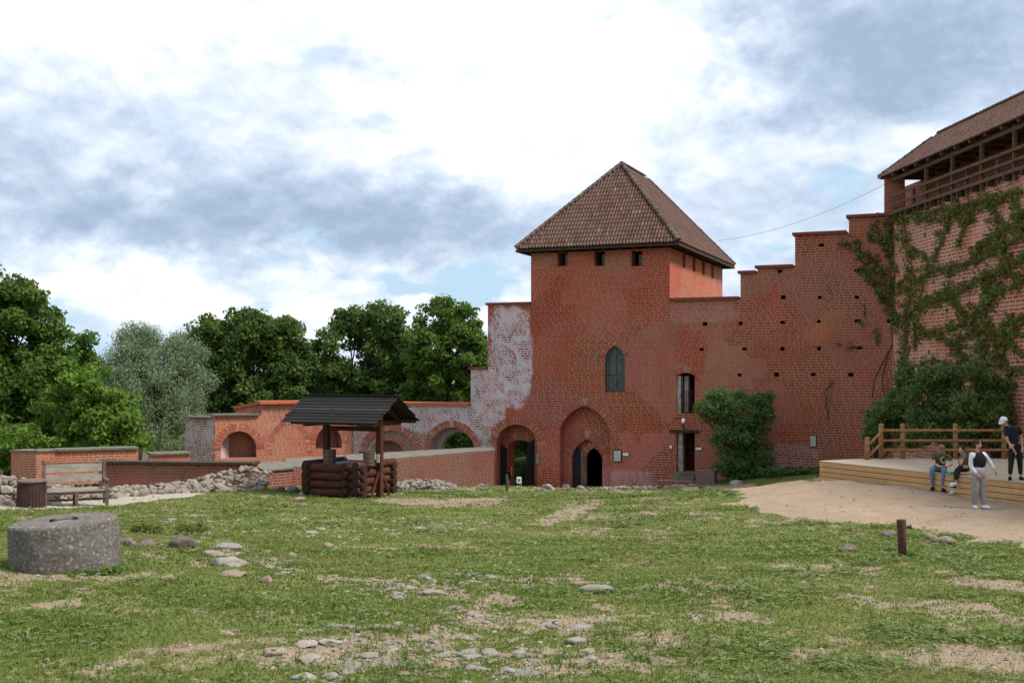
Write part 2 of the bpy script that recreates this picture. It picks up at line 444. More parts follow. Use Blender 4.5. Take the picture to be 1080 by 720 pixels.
def build_world():
    w = bpy.data.worlds.new('World'); bpy.context.scene.world = w; w.use_nodes = True; nt = w.node_tree
    for n in list(nt.nodes): nt.nodes.remove(n)
    out = N(nt, 'ShaderNodeOutputWorld'); sky = N(nt, 'ShaderNodeTexSky', sky_type='NISHITA'); sky.sun_disc = False
    sky.sun_elevation = SUN_EL; sky.sun_rotation = math.atan2(sx, sy)
    bg = N(nt, 'ShaderNodeBackground'); bg.inputs[1].default_value = .1
    nt.links.new(mixc(nt, .8, sky.outputs[0], (3.7, 5.3, 6.8)), bg.inputs[0])
    tc = N(nt, 'ShaderNodeTexCoord'); sp = N(nt, 'ShaderNodeSeparateXYZ'); nt.links.new(tc.outputs['Generated'], sp.inputs[0])
    X, Y, Z = sp.outputs
    az = math_(nt, 'ARCTAN2', X, Y); el = math_(nt, 'ARCSINE', Z)
    # cloud space: layers flatten towards the horizon
    zz = math_(nt, 'POWER', math_(nt, 'MAXIMUM', el, .0), .8)
    cb = N(nt, 'ShaderNodeCombineXYZ'); nt.links.new(math_(nt, 'MULTIPLY', az, 10.5), cb.inputs[0]); nt.links.new(math_(nt, 'MULTIPLY', zz, 13.0), cb.inputs[1])
    v = cb.outputs[0]
    def nz(scale, det, rough, seed, dist=0, up=0.):
        mp = N(nt, 'ShaderNodeMapping'); mp.inputs['Location'].default_value = (seed, seed*.7+up, seed*1.3); nt.links.new(v, mp.inputs[0])
        return noise(nt, mp.outputs[0], scale, det, rough, dist)
    n_big = nz(.9, 8, .52, 5.3, .25); n_up = nz(.9, 8, .52, 5.3, .25, .22); f_up = nz(4.2, 6, .62, 7.7, .4, .08); n_mid = nz(1.5, 7, .55, 11.3, .3); n_fine = nz(4.2, 6, .62, 7.7, .4); n_w = nz(2.2, 4, .55, 21.0); n_w2 = nz(2.2, 4, .55, 33.0)
    # warped direction for the big cloud masses
    az2 = math_(nt, 'ADD', az, math_(nt, 'MULTIPLY', math_(nt, 'SUBTRACT', n_w, .5), .22))
    el2 = math_(nt, 'ADD', el, math_(nt, 'MULTIPLY', math_(nt, 'SUBTRACT', n_w2, .5), .085))
    def blob(px, py, rx, ry, soft=1.0):
        a0 = math.atan((px-HX)/F); e0 = math.atan((HY-py)/F*math.cos(a0))
        dx = math_(nt, 'DIVIDE', math_(nt, 'SUBTRACT', az2, a0), rx/F); dy = math_(nt, 'DIVIDE', math_(nt, 'SUBTRACT', el2, e0), ry/F)
        r = math_(nt, 'ADD', math_(nt, 'MULTIPLY', dx, dx), math_(nt, 'MULTIPLY', dy, dy))
        return math_(nt, 'EXPONENT', math_(nt, 'MULTIPLY', r, -soft))
    def acc(l):
        t = None
        for (px, py, rx, ry, a) in l:
            q = math_(nt, 'MULTIPLY', blob(px, py, rx, ry), a); t = q if t is None else math_(nt, 'ADD', t, q)
        return t
    darks = acc([(120, 232, 250, 48, .95), (440, 240, 170, 46, 1.0), (330, 60, 80, 40, .55), (60, 120, 110, 60, .35), (930, 70, 190, 95, .95), (1020, 10, 200, 60, .6),
                 (760, 200, 120, 60, .35), (620, 255, 90, 40, .35), (250, 175, 160, 40, .4), (210, 345, 90, 16, .3), (1090, 230, 60, 40, .2), (880, 250, 90, 40, .3), (40, 330, 60, 20, .2)])
    lights = acc([(560, 70, 190, 110, .9), (90, 30, 170, 45, .9), (130, 165, 45, 22, .55), (260, 20, 200, 30, .5), (200, 305, 260, 34, .8), (560, 300, 60, 30, .6), (700, 110, 90, 60, .5),
                  (830, 165, 60, 22, .4), (960, 150, 80, 24, .6), (520, 150, 140, 40, .35)])
    br = math_(nt, 'ADD', .64, math_(nt, 'MULTIPLY', math_(nt, 'SUBTRACT', lights, darks), .48))
    br = math_(nt, 'ADD', br, math_(nt, 'MULTIPLY', math_(nt, 'SUBTRACT', n_mid, .5), .42))
    br = math_(nt, 'ADD', br, math_(nt, 'MULTIPLY', math_(nt, 'SUBTRACT', n_big, n_up), 1.35))
    br = math_(nt, 'ADD', br, math_(nt, 'MULTIPLY', math_(nt, 'SUBTRACT', n_fine, f_up), .25))
    br = math_(nt, 'ADD', br, math_(nt, 'MULTIPLY', math_(nt, 'SUBTRACT', n_fine, .5), .16))
    cr = N(nt, 'ShaderNodeValToRGB'); nt.links.new(br, cr.inputs[0]); e = cr.color_ramp.elements
    st = [(.0, (.285, .37, .50)), (.25, (.375, .46, .59)), (.5, (.485, .56, .665)), (.75, (.60, .65, .71)), (1.0, (.75, .76, .765))]
    while len(e) < len(st): e.new(.5)
    for q, (p, c) in zip(e, st): q.position = p; q.color = c+(1,)
    bc = N(nt, 'ShaderNodeBackground'); nt.links.new(cr.outputs[0], bc.inputs[0])
    nt.links.new(ramp(nt, br, .0, 1.2, .95, 1.12), bc.inputs[1])
    # clear gaps low down and here and there
    gaps = acc([(790, 275, 40, 14, .5), (500, 300, 70, 14, .7), (70, 345, 80, 18, .5), (540, 290, 50, 34, .45), (330, 262, 50, 8, .5), (430, 300, 70, 12, .5), (360, 340, 140, 10, .35), (900, 190, 60, 15, .35), (180, 372, 120, 12, .6)])
    cov = math_(nt, 'ADD', math_(nt, 'SUBTRACT', 1.02, gaps), math_(nt, 'MULTIPLY', math_(nt, 'SUBTRACT', n_mid, .5), 1.6))
    cov = ramp(nt, cov, .25, .95)
    mx = N(nt, 'ShaderNodeMixShader'); nt.links.new(cov, mx.inputs[0]); nt.links.new(bg.outputs[0], mx.inputs[1]); nt.links.new(bc.outputs[0], mx.inputs[2])
    nt.links.new(mx.outputs[0], out.inputs[0])
    w.cycles.sampling_method = 'MANUAL'; w.cycles.sample_map_resolution = 512
build_world()

# ------------------------------------------------------------------ ground
def px_of(x, y, z): return HX+x/y*F, HY+(CZ-z)/y*F
def inpoly(px, py, poly):
    r = np.zeros(np.shape(px), bool); n = len(poly)
    for i in range(n):
        x1, y1 = poly[i]; x2, y2 = poly[(i+1) % n]
        c = ((y1 > py) != (y2 > py)) & (px < (x2-x1)*(py-y1)/((y2-y1)+1e-9)+x1)
        r ^= c
    return r
def wpoly(pts): return [tuple(G(*p)[:2]) for p in pts]
SAND = wpoly([(716, 515), (742, 513), (757, 512.5), (800, 510), (862, 507), (868, 504)])+[(11.3, 40), (24, 42), (24, 15), (12, 16)]+wpoly([(1100, 580), (1062, 575), (1012, 566), (962, 556), (900, 549), (850, 545), (800, 538), (772, 531), (790, 526), (770, 519)])
PATHL = wpoly([(-40, 541), (0, 538.5), (60, 536), (120, 533), (180, 526), (222, 519.5), (205, 516.5), (150, 520), (118, 523), (40, 529), (-40, 531)])
BANDS = [((190, 608), (0, 605), 4.5, .9), ((0, 645), (78, 634), 3, .9), ((410, 528), (520, 529), 3.5, 1.0), ((575, 549), (622, 533), 4, .95), ((604, 534), (640, 528), 3, .8), ((690, 542), (770, 541), 2, .7),
         ((140, 690), (265, 668), 8, .6), ((130, 578), (205, 596), 6, .6), ((470, 650), (600, 660), 9, .6), ((350, 612), (520, 628), 9, .55), ((360, 680), (660, 690), 22, .6), ((600, 615), (650, 645), 8, .5),
         ((690, 672), (740, 690), 9, .75), ((1000, 690), (1090, 712), 16, .95), ((1010, 600), (1090, 628), 8, .75), ((900, 645), (1000, 660), 5, .4), ((870, 598), (930, 604), 4, .6), ((1000, 665), (1080, 675), 4, .5), ((300, 585), (470, 570), 7, .35), ((760, 712), (860, 690), 8, .5), ((0, 670), (60, 668), 3, .4), ((60, 700), (120, 712), 6, .4), ((480, 516), (700, 517), 3, .55), ((700, 530), (900, 560), 5, .45), ((640, 700), (720, 705), 8, .6)]
COBZ = [((350, 700), (560, 690), 26, 1.0), ((340, 665), (520, 650), 12, .8), ((400, 625), (530, 605), 13, .8), ((215, 570), (300, 600), 11, .8), ((330, 560), (480, 556), 10, .5), ((180, 545), (330, 562), 8, .4), ((560, 640), (640, 690), 14, .35)]
def bandmask(px, py, bands):
    m = np.zeros(np.shape(px))
    for (a, b, w, s) in bands:
        ax, ay = a; bx, by = b; asp = 3.2                      # bands lie on the ground: foreshortened
        ux, uy = bx-ax, (by-ay)*asp; L2 = ux*ux+uy*uy
        t = np.clip(((px-ax)*ux+(py-ay)*asp*uy)/L2, 0, 1)
        d = np.hypot(px-ax-t*ux, (py-ay)*asp-t*uy)/(w*asp)
        m = np.maximum(m, s*np.clip(1.6-d, 0, 1))
    return m
def masks(x, y, z):
    yy = np.maximum(y, 1.0); px, py = HX+x/yy*F, HY+(CZ-z)/yy*F
    wx = x+(fbm(x*1.1, y*1.1, 41, 4)-.5)*1.6; wy = y+(fbm(x*1.1, y*1.1, 57, 4)-.5)*2.0
    sand = inpoly(wx, wy, SAND).astype(float)
    path = inpoly(x+(wx-x)*.35, y+(wy-y)*.35, PATHL).astype(float)
    nn = fbm(x*1.3, y*1.0, 71, 5); n2 = fbm(x*6, y*6, 77, 3)
    b = bandmask(px, py, BANDS)*(y > 4)
    dirt = np.clip((b*1.0+(nn-.5)*2.0+(n2-.5)*1.8-.20)*1.4, 0, 1)*.92
    free = np.clip((nn-.48)*3+(n2-.5)*2.8, 0, 1)*.65
    dirt = np.maximum(dirt, free)
    return sand, path, dirt
def build_ground():
    fine = np.tan(np.linspace(math.atan(-.50), math.atan(.50), 640))
    a_f = np.arctan(fine); a_c = np.linspace(a_f[-1], a_f[0]+2*math.pi, 70)[1:-1]
    A = np.concatenate([a_f, a_c]); nA = len(A)
    Rr = np.concatenate([np.linspace(.6, 5.6, 8), np.geomspace(6, 75, 360), np.geomspace(80, 6000, 34)]); nR = len(Rr)
    X = Rr[:, None]*np.sin(A)[None]; Y = Rr[:, None]*np.cos(A)[None]
    Z = gz(X.ravel(), Y.ravel()).reshape(X.shape)
    near = (Rr < 76)[:, None] & (Y > 3)
    s, p, d = masks(X.ravel(), Y.ravel(), Z.ravel()); s = s.reshape(X.shape)*near; p = p.reshape(X.shape)*near; d = d.reshape(X.shape)
    # smooth the borders of sand and path a little
    def blur(q):
        for _ in range(2):
            q = (q+np.roll(q, 1, 0)+np.roll(q, -1, 0)+np.roll(q, 1, 1)+np.roll(q, -1, 1))/5
        return q
    s2, p2 = blur(s), blur(p)
    Z = Z-.012*d*near
    V = np.stack([X, Y, Z], -1).reshape(-1, 3)
    V = np.concatenate([V, [[0, 0, float(gz(0, 0))]]])
    i, j = np.meshgrid(np.arange(nR-1), np.arange(nA), indexing='ij'); j2 = (j+1) % nA
    Q = np.stack([i*nA+j, i*nA+j2, (i+1)*nA+j2, (i+1)*nA+j], -1).reshape(-1, 4)[:, ::-1]
    fs = s.ravel()[Q].mean(1) > .5; fp = (p.ravel()[Q].mean(1) > .5) & ~fs
    T = np.array([[nR*nA, j_, (j_+1) % nA] for j_ in range(nA)])[:, ::-1]
    att = {'sand': np.append(np.maximum(s2, 0).ravel(), 0), 'path': np.append(p2.ravel(), 0), 'dirt': np.append(d.ravel(), 0)}
    for nm, sel, lab in (('ground', ~fs & ~fp, 'uneven trodden lawn of the castle courtyard with bare patches'), ('gravel_yard', fs, 'sandy gravel slope in front of the wooden stage'), ('path', fp, 'pale gravel path beside the bench')):
        q = Q[sel]; used = np.unique(q); 
        if nm == 'ground': used = np.unique(np.concatenate([used, T.ravel()]))
        remap = -np.ones(len(V), int); remap[used] = np.arange(len(used))
        me = bpy.data.meshes.new(nm); 
        faces = [list(f) for f in remap[q]]
        if nm == 'ground': faces += [list(f) for f in remap[T]]
        me.from_pydata([tuple(v) for v in V[used]], [], faces)
        for k_, a_ in att.items():
            at = me.attributes.new(k_, 'FLOAT', 'POINT'); at.data.foreach_set('value', a_[used].astype(np.float32))
        me.polygons.foreach_set('use_smooth', [True]*len(me.polygons)); me.materials.append(M['ground'])
        o = bpy.data.objects.new(nm, me); C.objects.link(o); tag(o, lab, kind='structure')
def ground_mat():
    m, nt, b = mat('ground_soil_and_turf')
    geo = N(nt, 'ShaderNodeNewGeometry'); pos = geo.outputs['Position']
    def at(n_): a = N(nt, 'ShaderNodeAttribute'); a.attribute_name = n_; return a.outputs['Fac']
    n1 = noise(nt, pos, .35, 4, .6); n2 = noise(nt, pos, 2.3, 5, .65); n3 = noise(nt, pos, 14, 4, .65); n4 = noise(nt, pos, 60, 3, .7)
    grass = mixc(nt, ramp(nt, n1, .35, .65), (.135, .158, .038), (.18, .185, .06))
    grass = mixc(nt, ramp(nt, n2, .35, .7), grass, (.085, .12, .028))
    grass = mixc(nt, math_(nt, 'MULTIPLY', ramp(nt, n3, .42, .72), .55), grass, (.23, .21, .10))
    grass = mixc(nt, math_(nt, 'MULTIPLY', ramp(nt, n4, .35, .6, 1, 0), .5), grass, (.05, .075, .018))
    dirt = mixc(nt, ramp(nt, n3, .3, .7), (.27, .20, .14), (.35, .27, .195))
    dirt = mixc(nt, ramp(nt, n4, .35, .7), dirt, (.20, .15, .105))
    peb = N(nt, 'ShaderNodeTexVoronoi'); peb.inputs['Scale'].default_value = 34; nt.links.new(pos, peb.inputs['Vector'])
    dirt = mixc(nt, ramp(nt, peb.outputs['Distance'], .12, .3, .6, 0), dirt, (.36, .32, .27))
    sand = mixc(nt, ramp(nt, n1, .3, .7), (.32, .235, .16), (.38, .29, .205))
    sand = mixc(nt, ramp(nt, n2, .4, .75), sand, (.27, .195, .135))
    sand = mixc(nt, math_(nt, 'MULTIPLY', ramp(nt, n4, .3, .65), .45), sand, (.25, .19, .135))
    mp = N(nt, 'ShaderNodeMapping'); mp.inputs['Rotation'].default_value = (0, 0, .5); mp.inputs['Scale'].default_value = (.35, 2.2, 1); nt.links.new(pos, mp.inputs[0])
    sand = mixc(nt, math_(nt, 'MULTIPLY', ramp(nt, noise(nt, mp.outputs[0], 1.6, 5, .65), .48, .68), .5), sand, (.27, .21, .155))
    path = mixc(nt, ramp(nt, n3, .3, .7), (.40, .35, .29), (.30, .26, .21))
    fd = math_(nt, 'ADD', at('dirt'), math_(nt, 'MULTIPLY', math_(nt, 'SUBTRACT', n3, .5), 1.5))
    c = mixc(nt, ramp(nt, fd, .2, .75), grass, dirt)
    c = mixc(nt, ramp(nt, math_(nt, 'ADD', at('path'), math_(nt, 'MULTIPLY', math_(nt, 'SUBTRACT', n3, .5), .7)), .35, .6), c, path)
    c = mixc(nt, ramp(nt, math_(nt, 'ADD', at('sand'), math_(nt, 'MULTIPLY', math_(nt, 'SUBTRACT', n3, .5), .8)), .3, .65), c, sand)
    setc(nt, b, c); b.inputs['Roughness'].default_value = .95; b.inputs['Specular IOR Level'].default_value = .1
    h = math_(nt, 'ADD', math_(nt, 'MULTIPLY', n3, 1.0), math_(nt, 'MULTIPLY', n4, .5))
    bump(nt, b, h, .7, .05)
    return m

def build_grass():
    def scatter(n, r0, r1, half=.50, pw=0.0):
        # log-uniform radius: the same density on the picture everywhere
        u = RNG.random(n); r = r0*(r1/r0)**u; a = (RNG.random(n)*2-1)*half
        y = r; x = a*r; return x, y
    def filt(x, y, keepdirt):
        z = gz(x, y); s, p, d = masks(x, y, z)
        w = fbm(x*.8, y*.8, 91, 4)
        k = (s < .5) & (p < .5) & (RNG.random(len(x)) > d*keepdirt)
        return x[k], y[k], z[k], w[k]
    # blades
    x, y = scatter(430000, 6.3, 60); x, y, z, w = filt(x, y, .97)
    okk = ~((y > 33) & (x > 17)); x, y, z, w = x[okk], y[okk], z[okk], w[okk]
    n = len(x); sc = y/9.0
    hgt = (.010+.020*RNG.random(n))*(.7+.6*w)*sc**.3*(1+1.2*(w > .62)*RNG.random(n)); wd = .0042*sc**.85*(1+RNG.random(n))
    th = RNG.random(n)*2*math.pi; ln_ = RNG.random(n)*hgt*1.3; la = RNG.random(n)*2*math.pi
    b0 = np.stack([x-np.cos(th)*wd, y-np.sin(th)*wd, z-.004], 1); b1 = np.stack([x+np.cos(th)*wd, y+np.sin(th)*wd, z-.004], 1)
    tp = np.stack([x+np.cos(la)*ln_, y+np.sin(la)*ln_, z+hgt], 1)
    V = np.stack([b0, b1, tp], 1).reshape(-1, 3); Fc = np.arange(3*n).reshape(-1, 3)
    big = fbm(x*.45, y*.45, 101, 4)
    tint = np.clip(.5+(big-.5)*1.5+(w-.5)*.4+RNG.normal(0, .15, n), 0, 1)
    o = npmesh('grass', V, Fc, M['grass'], tint=tint); tag(o, 'short trodden grass covering the courtyard', kind='stuff', cat='grass')
    # taller tufts
    x, y = scatter(9000, 6.5, 40); x, y, z, w = filt(x, y, .8); k = RNG.random(len(x)) < np.clip((w-.45)*3.5, .05, .8); k &= ~((y > 33) & (x > 17)); x, y, z = x[k], y[k], z[k]
    nb = 12; X = np.repeat(x, nb)+RNG.normal(0, .022, len(x)*nb)*np.repeat((y/9)**.5, nb); Y = np.repeat(y, nb)+RNG.normal(0, .022, len(x)*nb)*np.repeat((y/9)**.5, nb); Z = np.repeat(z, nb); n = len(X)
    h2 = (.03+.05*RNG.random(n))*np.repeat(.6+.8*RNG.random(len(x)), nb); wd = .0045*(Y/9)**.8; th = RNG.random(n)*6.28; ln_ = h2*(.2+.8*RNG.random(n))
    V = np.stack([np.stack([X-np.cos(th)*wd, Y-np.sin(th)*wd, Z-.006], 1), np.stack([X+np.cos(th)*wd, Y+np.sin(th)*wd, Z-.006], 1), np.stack([X-np.sin(th)*ln_, Y+np.cos(th)*ln_, Z+h2], 1)], 1).reshape(-1, 3)
    o = npmesh('grass', V, np.arange(3*n).reshape(-1, 3), M['grass'], tint=np.repeat(np.clip(RNG.normal(.35, .2, len(x)), 0, 1), nb)); tag(o, 'longer tufts of grass standing out of the trodden lawn', kind='stuff', cat='grass')
    # broad low leaves (plantain, clover, dandelion) in patches
    x, y = scatter(170000, 6.3, 50); x, y, z, w = filt(x, y, .9)
    rt = np.clip((x/y+.05)*2.0, 0, 1)                         # denser on the right of the yard
    k = (RNG.random(len(x)) < np.clip((w-.42)*5, 0, 1)*(.18+.55*rt)); k &= ~((y > 33) & (x > 17))
    x, y, z = x[k], y[k], z[k]; n = len(x); sc = (y/9.0)**.7
    L = (.018+.028*RNG.random(n))*sc; W = L*(.3+.25*RNG.random(n)); th = RNG.random(n)*2*math.pi; c, s = np.cos(th), np.sin(th)
    h0 = .008+.03*RNG.random(n)*sc**.5; lift = L*(.1+.7*RNG.random(n))
    q = []
    for (l, wv, hz) in ((0, 0, 0), (.5, -1, .7), (1, 0, .8), (.5, 1, .7)):
        q.append(np.stack([x+c*L*l*2-s*W*wv, y+s*L*l*2+c*W*wv, z+h0+lift*hz], 1))
    V = np.stack(q, 1).reshape(-1, 3); Fc = np.arange(4*n).reshape(-1, 4)
    o = npmesh('weeds', V, Fc, M['weeds'], tint=np.clip(RNG.normal(.5, .25, n), 0, 1)); tag(o, 'low broad-leaved weeds and clover in the trodden lawn', kind='stuff', cat='weeds')
    # gravel specks on bare ground
    x, y = scatter(60000, 6.3, 50); z = gz(x, y); s, p, d = masks(x, y, z)
    px, py = HX+x/y*F, HY+(CZ-z)/y*F; cz_ = bandmask(px, py, COBZ)
    k = RNG.random(len(x)) < np.clip(.16*d+.10*p+.07*s+.22*cz_, 0, 1); x, y, z = x[k], y[k], z[k]; n = len(x); sc = (y/9.0)**.75
    r = (.006+.016*RNG.random(n)**2)*sc; V = []; 
    th = RNG.random(n)*6.28; vv = []
    for i in range(5):
        a = th+i*2*math.pi/5; rr = r*(.8+.5*RNG.random(n)); vv.append(np.stack([x+np.cos(a)*rr*1.3, y+np.sin(a)*rr, z-.002], 1))
    vv.append(np.stack([x, y, z+r*.75], 1)); V = np.stack(vv, 1).reshape(-1, 3); base = (np.arange(n)*6)[:, None]
    Fc = np.concatenate([base+np.array([[i, (i+1) % 5, 5]]) for i in range(5)], 0); tt = RNG.random(n)
    o = npmesh('gravel', V, Fc, M['pebble'], tint=np.tile(tt, 5)); tag(o, 'small loose pebbles strewn over bare soil', kind='stuff', cat='gravel')

# ------------------------------------------------------------------ palette
M = {}
TW = Plane(7.9, 57.0, .923, -.384)                       # courtyard face of tower, gate and curtain wall
def st(pl, px, py, rw, rh, a): return (tuple(pl.w(px, py)), (pl.ux, pl.uy), rw, rh, a)
M['ground'] = ground_mat()
M['brick_front'] = brick('brick_tower', stains=[st(TW, 538, 375, 1.25, 2.7, 1.0), st(TW, 512, 420, 1.2, 1.5, .9), st(TW, 650, 505, 2.0, .5, .3), st(TW, 500, 455, 1.0, 1.0, .45)])
M['brick_curtain'] = brick('brick_curtain', c1=(.33, .085, .045), redamt=.8, dark=.3, stains=[st(TW, 830, 485, 1.6, .8, .22), st(TW, 728, 330, 2.4, .5, .15)])
M['brick_arcade'] = brick('brick_arcade', c1=(.25, .07, .05), c2=(.18, .05, .04), mortar=(.42, .36, .34), stains=[st(TW, 465, 438, 3.0, 1.0, .75), st(TW, 490, 425, 1.4, 2.2, .85), st(TW, 385, 460, .8, 2.0, .6)], allwhite=.12)
M['brick_ruin'] = brick('brick_ruin', c1=(.36, .072, .032), c2=(.27, .052, .025), red=(.40, .085, .035), redamt=.5, dark=.25, mortar=(.42, .22, .14), allwhite=.06, bw=.29, rh=.1)
M['brick_white'] = brick('brick_limewashed', c1=(.30, .08, .055), allwhite=.8)
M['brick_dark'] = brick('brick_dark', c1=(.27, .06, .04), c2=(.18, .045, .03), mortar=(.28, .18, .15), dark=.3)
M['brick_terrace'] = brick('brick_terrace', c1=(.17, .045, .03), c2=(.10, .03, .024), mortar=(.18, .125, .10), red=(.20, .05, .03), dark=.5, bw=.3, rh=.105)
M['brick_ivy'] = brick('brick_keep', c1=(.50, .17, .105), c2=(.41, .125, .08), mortar=(.60, .44, .37), dark=.1, bw=.4, rh=.15, redamt=.3)
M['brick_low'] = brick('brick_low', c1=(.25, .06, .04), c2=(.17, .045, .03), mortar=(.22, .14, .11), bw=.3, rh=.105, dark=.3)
M['vouss'] = tinted('arch_brick', [(0, (.26, .06, .04)), (.5, (.36, .09, .05)), (.85, (.42, .13, .07)), (1, (.46, .24, .17))], .9, nz=(8, (.2, .06, .045)))
M['mortar'] = noisy('lime_mortar', (.40, .30, .25), (.28, .19, .16), 6)
M['mortar_white'] = noisy('pale_mortar', (.52, .46, .43), (.38, .30, .27), 6)
M['plaster'] = noisy('grey_plaster', (.42, .37, .33), (.25, .19, .16), 3, spots=((.5, .48, .46), 5, .5, .65))
M['coping'] = noisy('coping_tile', (.24, .06, .04), (.16, .045, .035), 4)
M['coping_light'] = noisy('coping_orange', (.46, .13, .055), (.34, .09, .05), 4)
M['concrete'] = noisy('weathered_slab', (.18, .16, .13), (.10, .09, .076), 2.5, spots=((.12, .11, .09), 8, .6, .75))
M['tile'] = tinted('roof_tile', [(0, (.06, .032, .025)), (.25, (.085, .045, .034)), (.7, (.108, .057, .043)), (.95, (.13, .072, .054)), (1, (.19, .12, .095))], .8, nz=(1.2, (.11, .065, .05)))
M['tile_old'] = tinted('roof_tile_old', [(0, (.08, .042, .033)), (.4, (.115, .06, .046)), (.9, (.14, .074, .058)), (1, (.18, .11, .09))], .85, nz=(1.2, (.14, .085, .07)))
M['ridge'] = tinted('ridge_tile', [(0, (.065, .045, .038)), (1, (.12, .085, .07))], .9)
M['wood_dark'] = noisy('weathered_dark_wood', (.06, .035, .024), (.035, .023, .017), 5, stretch=(1, 1, .25))
M['wood_gallery'] = noisy('gallery_timber', (.15, .085, .05), (.08, .05, .033), 4)
M['wood_red'] = noisy('stained_log', (.095, .03, .015), (.04, .014, .009), 6, stretch=(.4, 1, 1), spots=((.02, .013, .01), 9, .6, .75))
M['wood_end'] = noisy('log_end_grain', (.045, .02, .013), (.018, .01, .008), 14)
M['wood_post'] = noisy('stained_post', (.09, .028, .017), (.05, .018, .012), 5, stretch=(1, 1, .2))
M['roof_board'] = tinted('tarred_roof_board', [(0, (.006, .006, .006)), (.6, (.014, .013, .013)), (1, (.035, .032, .03))], .75, nz=(5, (.018, .016, .015)))
M['wood_new'] = tinted('new_pine_board', [(0, (.44, .235, .09)), (.5, (.52, .30, .125)), (1, (.58, .37, .17))], .7, nz=(2.5, (.42, .26, .13)))
M['wood_deck'] = tinted('stage_deck_board', [(0, (.43, .34, .235)), (1, (.52, .42, .30))], .75, nz=(1.5, (.46, .38, .28)))
M['wood_rail'] = noisy('railing_pine', (.33, .17, .075), (.23, .11, .05), 6)
M['bench'] = noisy('grey_bench_board', (.33, .295, .245), (.20, .175, .145), 5, stretch=(.3, .3, 1.5), spots=((.16, .12, .09), 14, .62, .7))
M['bench_dark'] = noisy('bench_frame_wood', (.15, .11, .09), (.085, .06, .05), 6)
M['bin'] = noisy('bin_slat', (.055, .025, .022), (.03, .016, .015), 8)
M['stone'] = None
M['black'] = plain('black_paint', (.012, .013, .016), .6)
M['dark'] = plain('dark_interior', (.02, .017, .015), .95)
M['window_frame'] = plain('window_frame_paint', (.085, .095, .10), .6)
M['white'] = plain('white_plate', (.72, .74, .76), .5)
M['grey'] = plain('grey_metal', (.17, .19, .2), .5)
M['glass'] = None
M['rust'] = noisy('rusty_pipe', (.13, .055, .035), (.06, .032, .027), 12, .8, .4, .01, spots=((.22, .085, .04), 8, .6, .7))

def glass_mat():
    m, nt, b = mat('old_leaded_glass'); tc = N(nt, 'ShaderNodeTexCoord')
    f = ramp(nt, noise(nt, tc.outputs['Object'], 3.5, 3, .6), .35, .65)
    setc(nt, b, mixc(nt, f, (.02, .028, .03), (.075, .09, .08))); b.inputs['Roughness'].default_value = .3; b.inputs['Specular IOR Level'].default_value = .35
    return m
M['glass'] = glass_mat()
def rock_mat(name, cols, lich=.3):
    m, nt, b = mat(name); tc = N(nt, 'ShaderNodeTexCoord'); oi = N(nt, 'ShaderNodeObjectInfo'); pos = tc.outputs['Object']
    at_ = N(nt, 'ShaderNodeAttribute'); at_.attribute_name = 'tint'
    cr = N(nt, 'ShaderNodeValToRGB'); e = cr.color_ramp.elements
    nt.links.new(math_(nt, 'FRACT', math_(nt, 'ADD', at_.outputs['Fac'], oi.outputs['Random'])), cr.inputs[0])
    while len(e) < len(cols): e.new(.5)
    for i, (q, c) in enumerate(zip(e, cols)): q.position = i/(len(cols)-1); q.color = c+(1,)
    c = mixc(nt, math_(nt, 'MULTIPLY', ramp(nt, noise(nt, pos, 7, 5, .7), .35, .7), .55), cr.outputs[0], (.16, .14, .12))
    c = mixc(nt, math_(nt, 'MULTIPLY', ramp(nt, noise(nt, pos, 30, 3, .7), .55, .7), .5), c, (.5, .47, .43))
    setc(nt, b, c); bump(nt, b, noise(nt, pos, 18, 5, .7), .5, .02); b.inputs['Roughness'].default_value = .9
    return m
M['stone'] = rock_mat('fieldstone', [(.17, .14, .115), (.23, .20, .165), (.21, .14, .11), (.13, .115, .105), (.28, .25, .21), (.17, .14, .115)])
M['cobble'] = rock_mat('cobble_stone', [(.21, .18, .145), (.27, .235, .195), (.24, .155, .12), (.17, .17, .16), (.31, .28, .24), (.21, .18, .145)])
M['darkstone'] = rock_mat('dark_boulder', [(.12, .08, .065), (.09, .07, .06), (.12, .08, .065)])
M['pebble'] = tinted('pebbles', [(0, (.13, .105, .08)), (.5, (.22, .185, .15)), (1, (.33, .29, .25))], .9)
def mill_mat():
    m, nt, b = mat('lichened_millstone'); tc = N(nt, 'ShaderNodeTexCoord'); pos = tc.outputs['Object']
    c = mixc(nt, ramp(nt, noise(nt, pos, 5, 4, .6), .3, .7), (.15, .135, .12), (.09, .08, .072))
    c = mixc(nt, ramp(nt, noise(nt, pos, 26, 5, .75), .53, .64), c, (.33, .31, .275))
    c = mixc(nt, math_(nt, 'MULTIPLY', ramp(nt, noise(nt, pos, 2.4, 3, .6), .5, .7), .5), c, (.19, .12, .08))
    setc(nt, b, c); bump(nt, b, noise(nt, pos, 24, 5, .75), .8, .03); b.inputs['Roughness'].default_value = .95
    return m
M['mill'] = mill_mat()
M['grass'] = tinted('grass_blades', [(0, (.09, .135, .026)), (.5, (.145, .19, .04)), (.8, (.195, .215, .06)), (1, (.26, .235, .10))], .85, .35, .15)
M['weeds'] = tinted('weed_leaves', [(0, (.07, .12, .024)), (.6, (.125, .175, .04)), (1, (.19, .235, .08))], .6, .3, .35)
def leaf(name, a, b_, c, tr=.45, hi=None): M[name] = tinted(name, [(0, a), (.5, b_), (1, c)], .65, tr, .3)
leaf('leaf_maple', (0.041, 0.09, 0.014), (0.076, 0.144, 0.022), (0.138, 0.228, 0.036))
leaf('leaf_bright', (0.067, 0.132, 0.017), (0.121, 0.22, 0.028), (0.206, 0.308, 0.05))
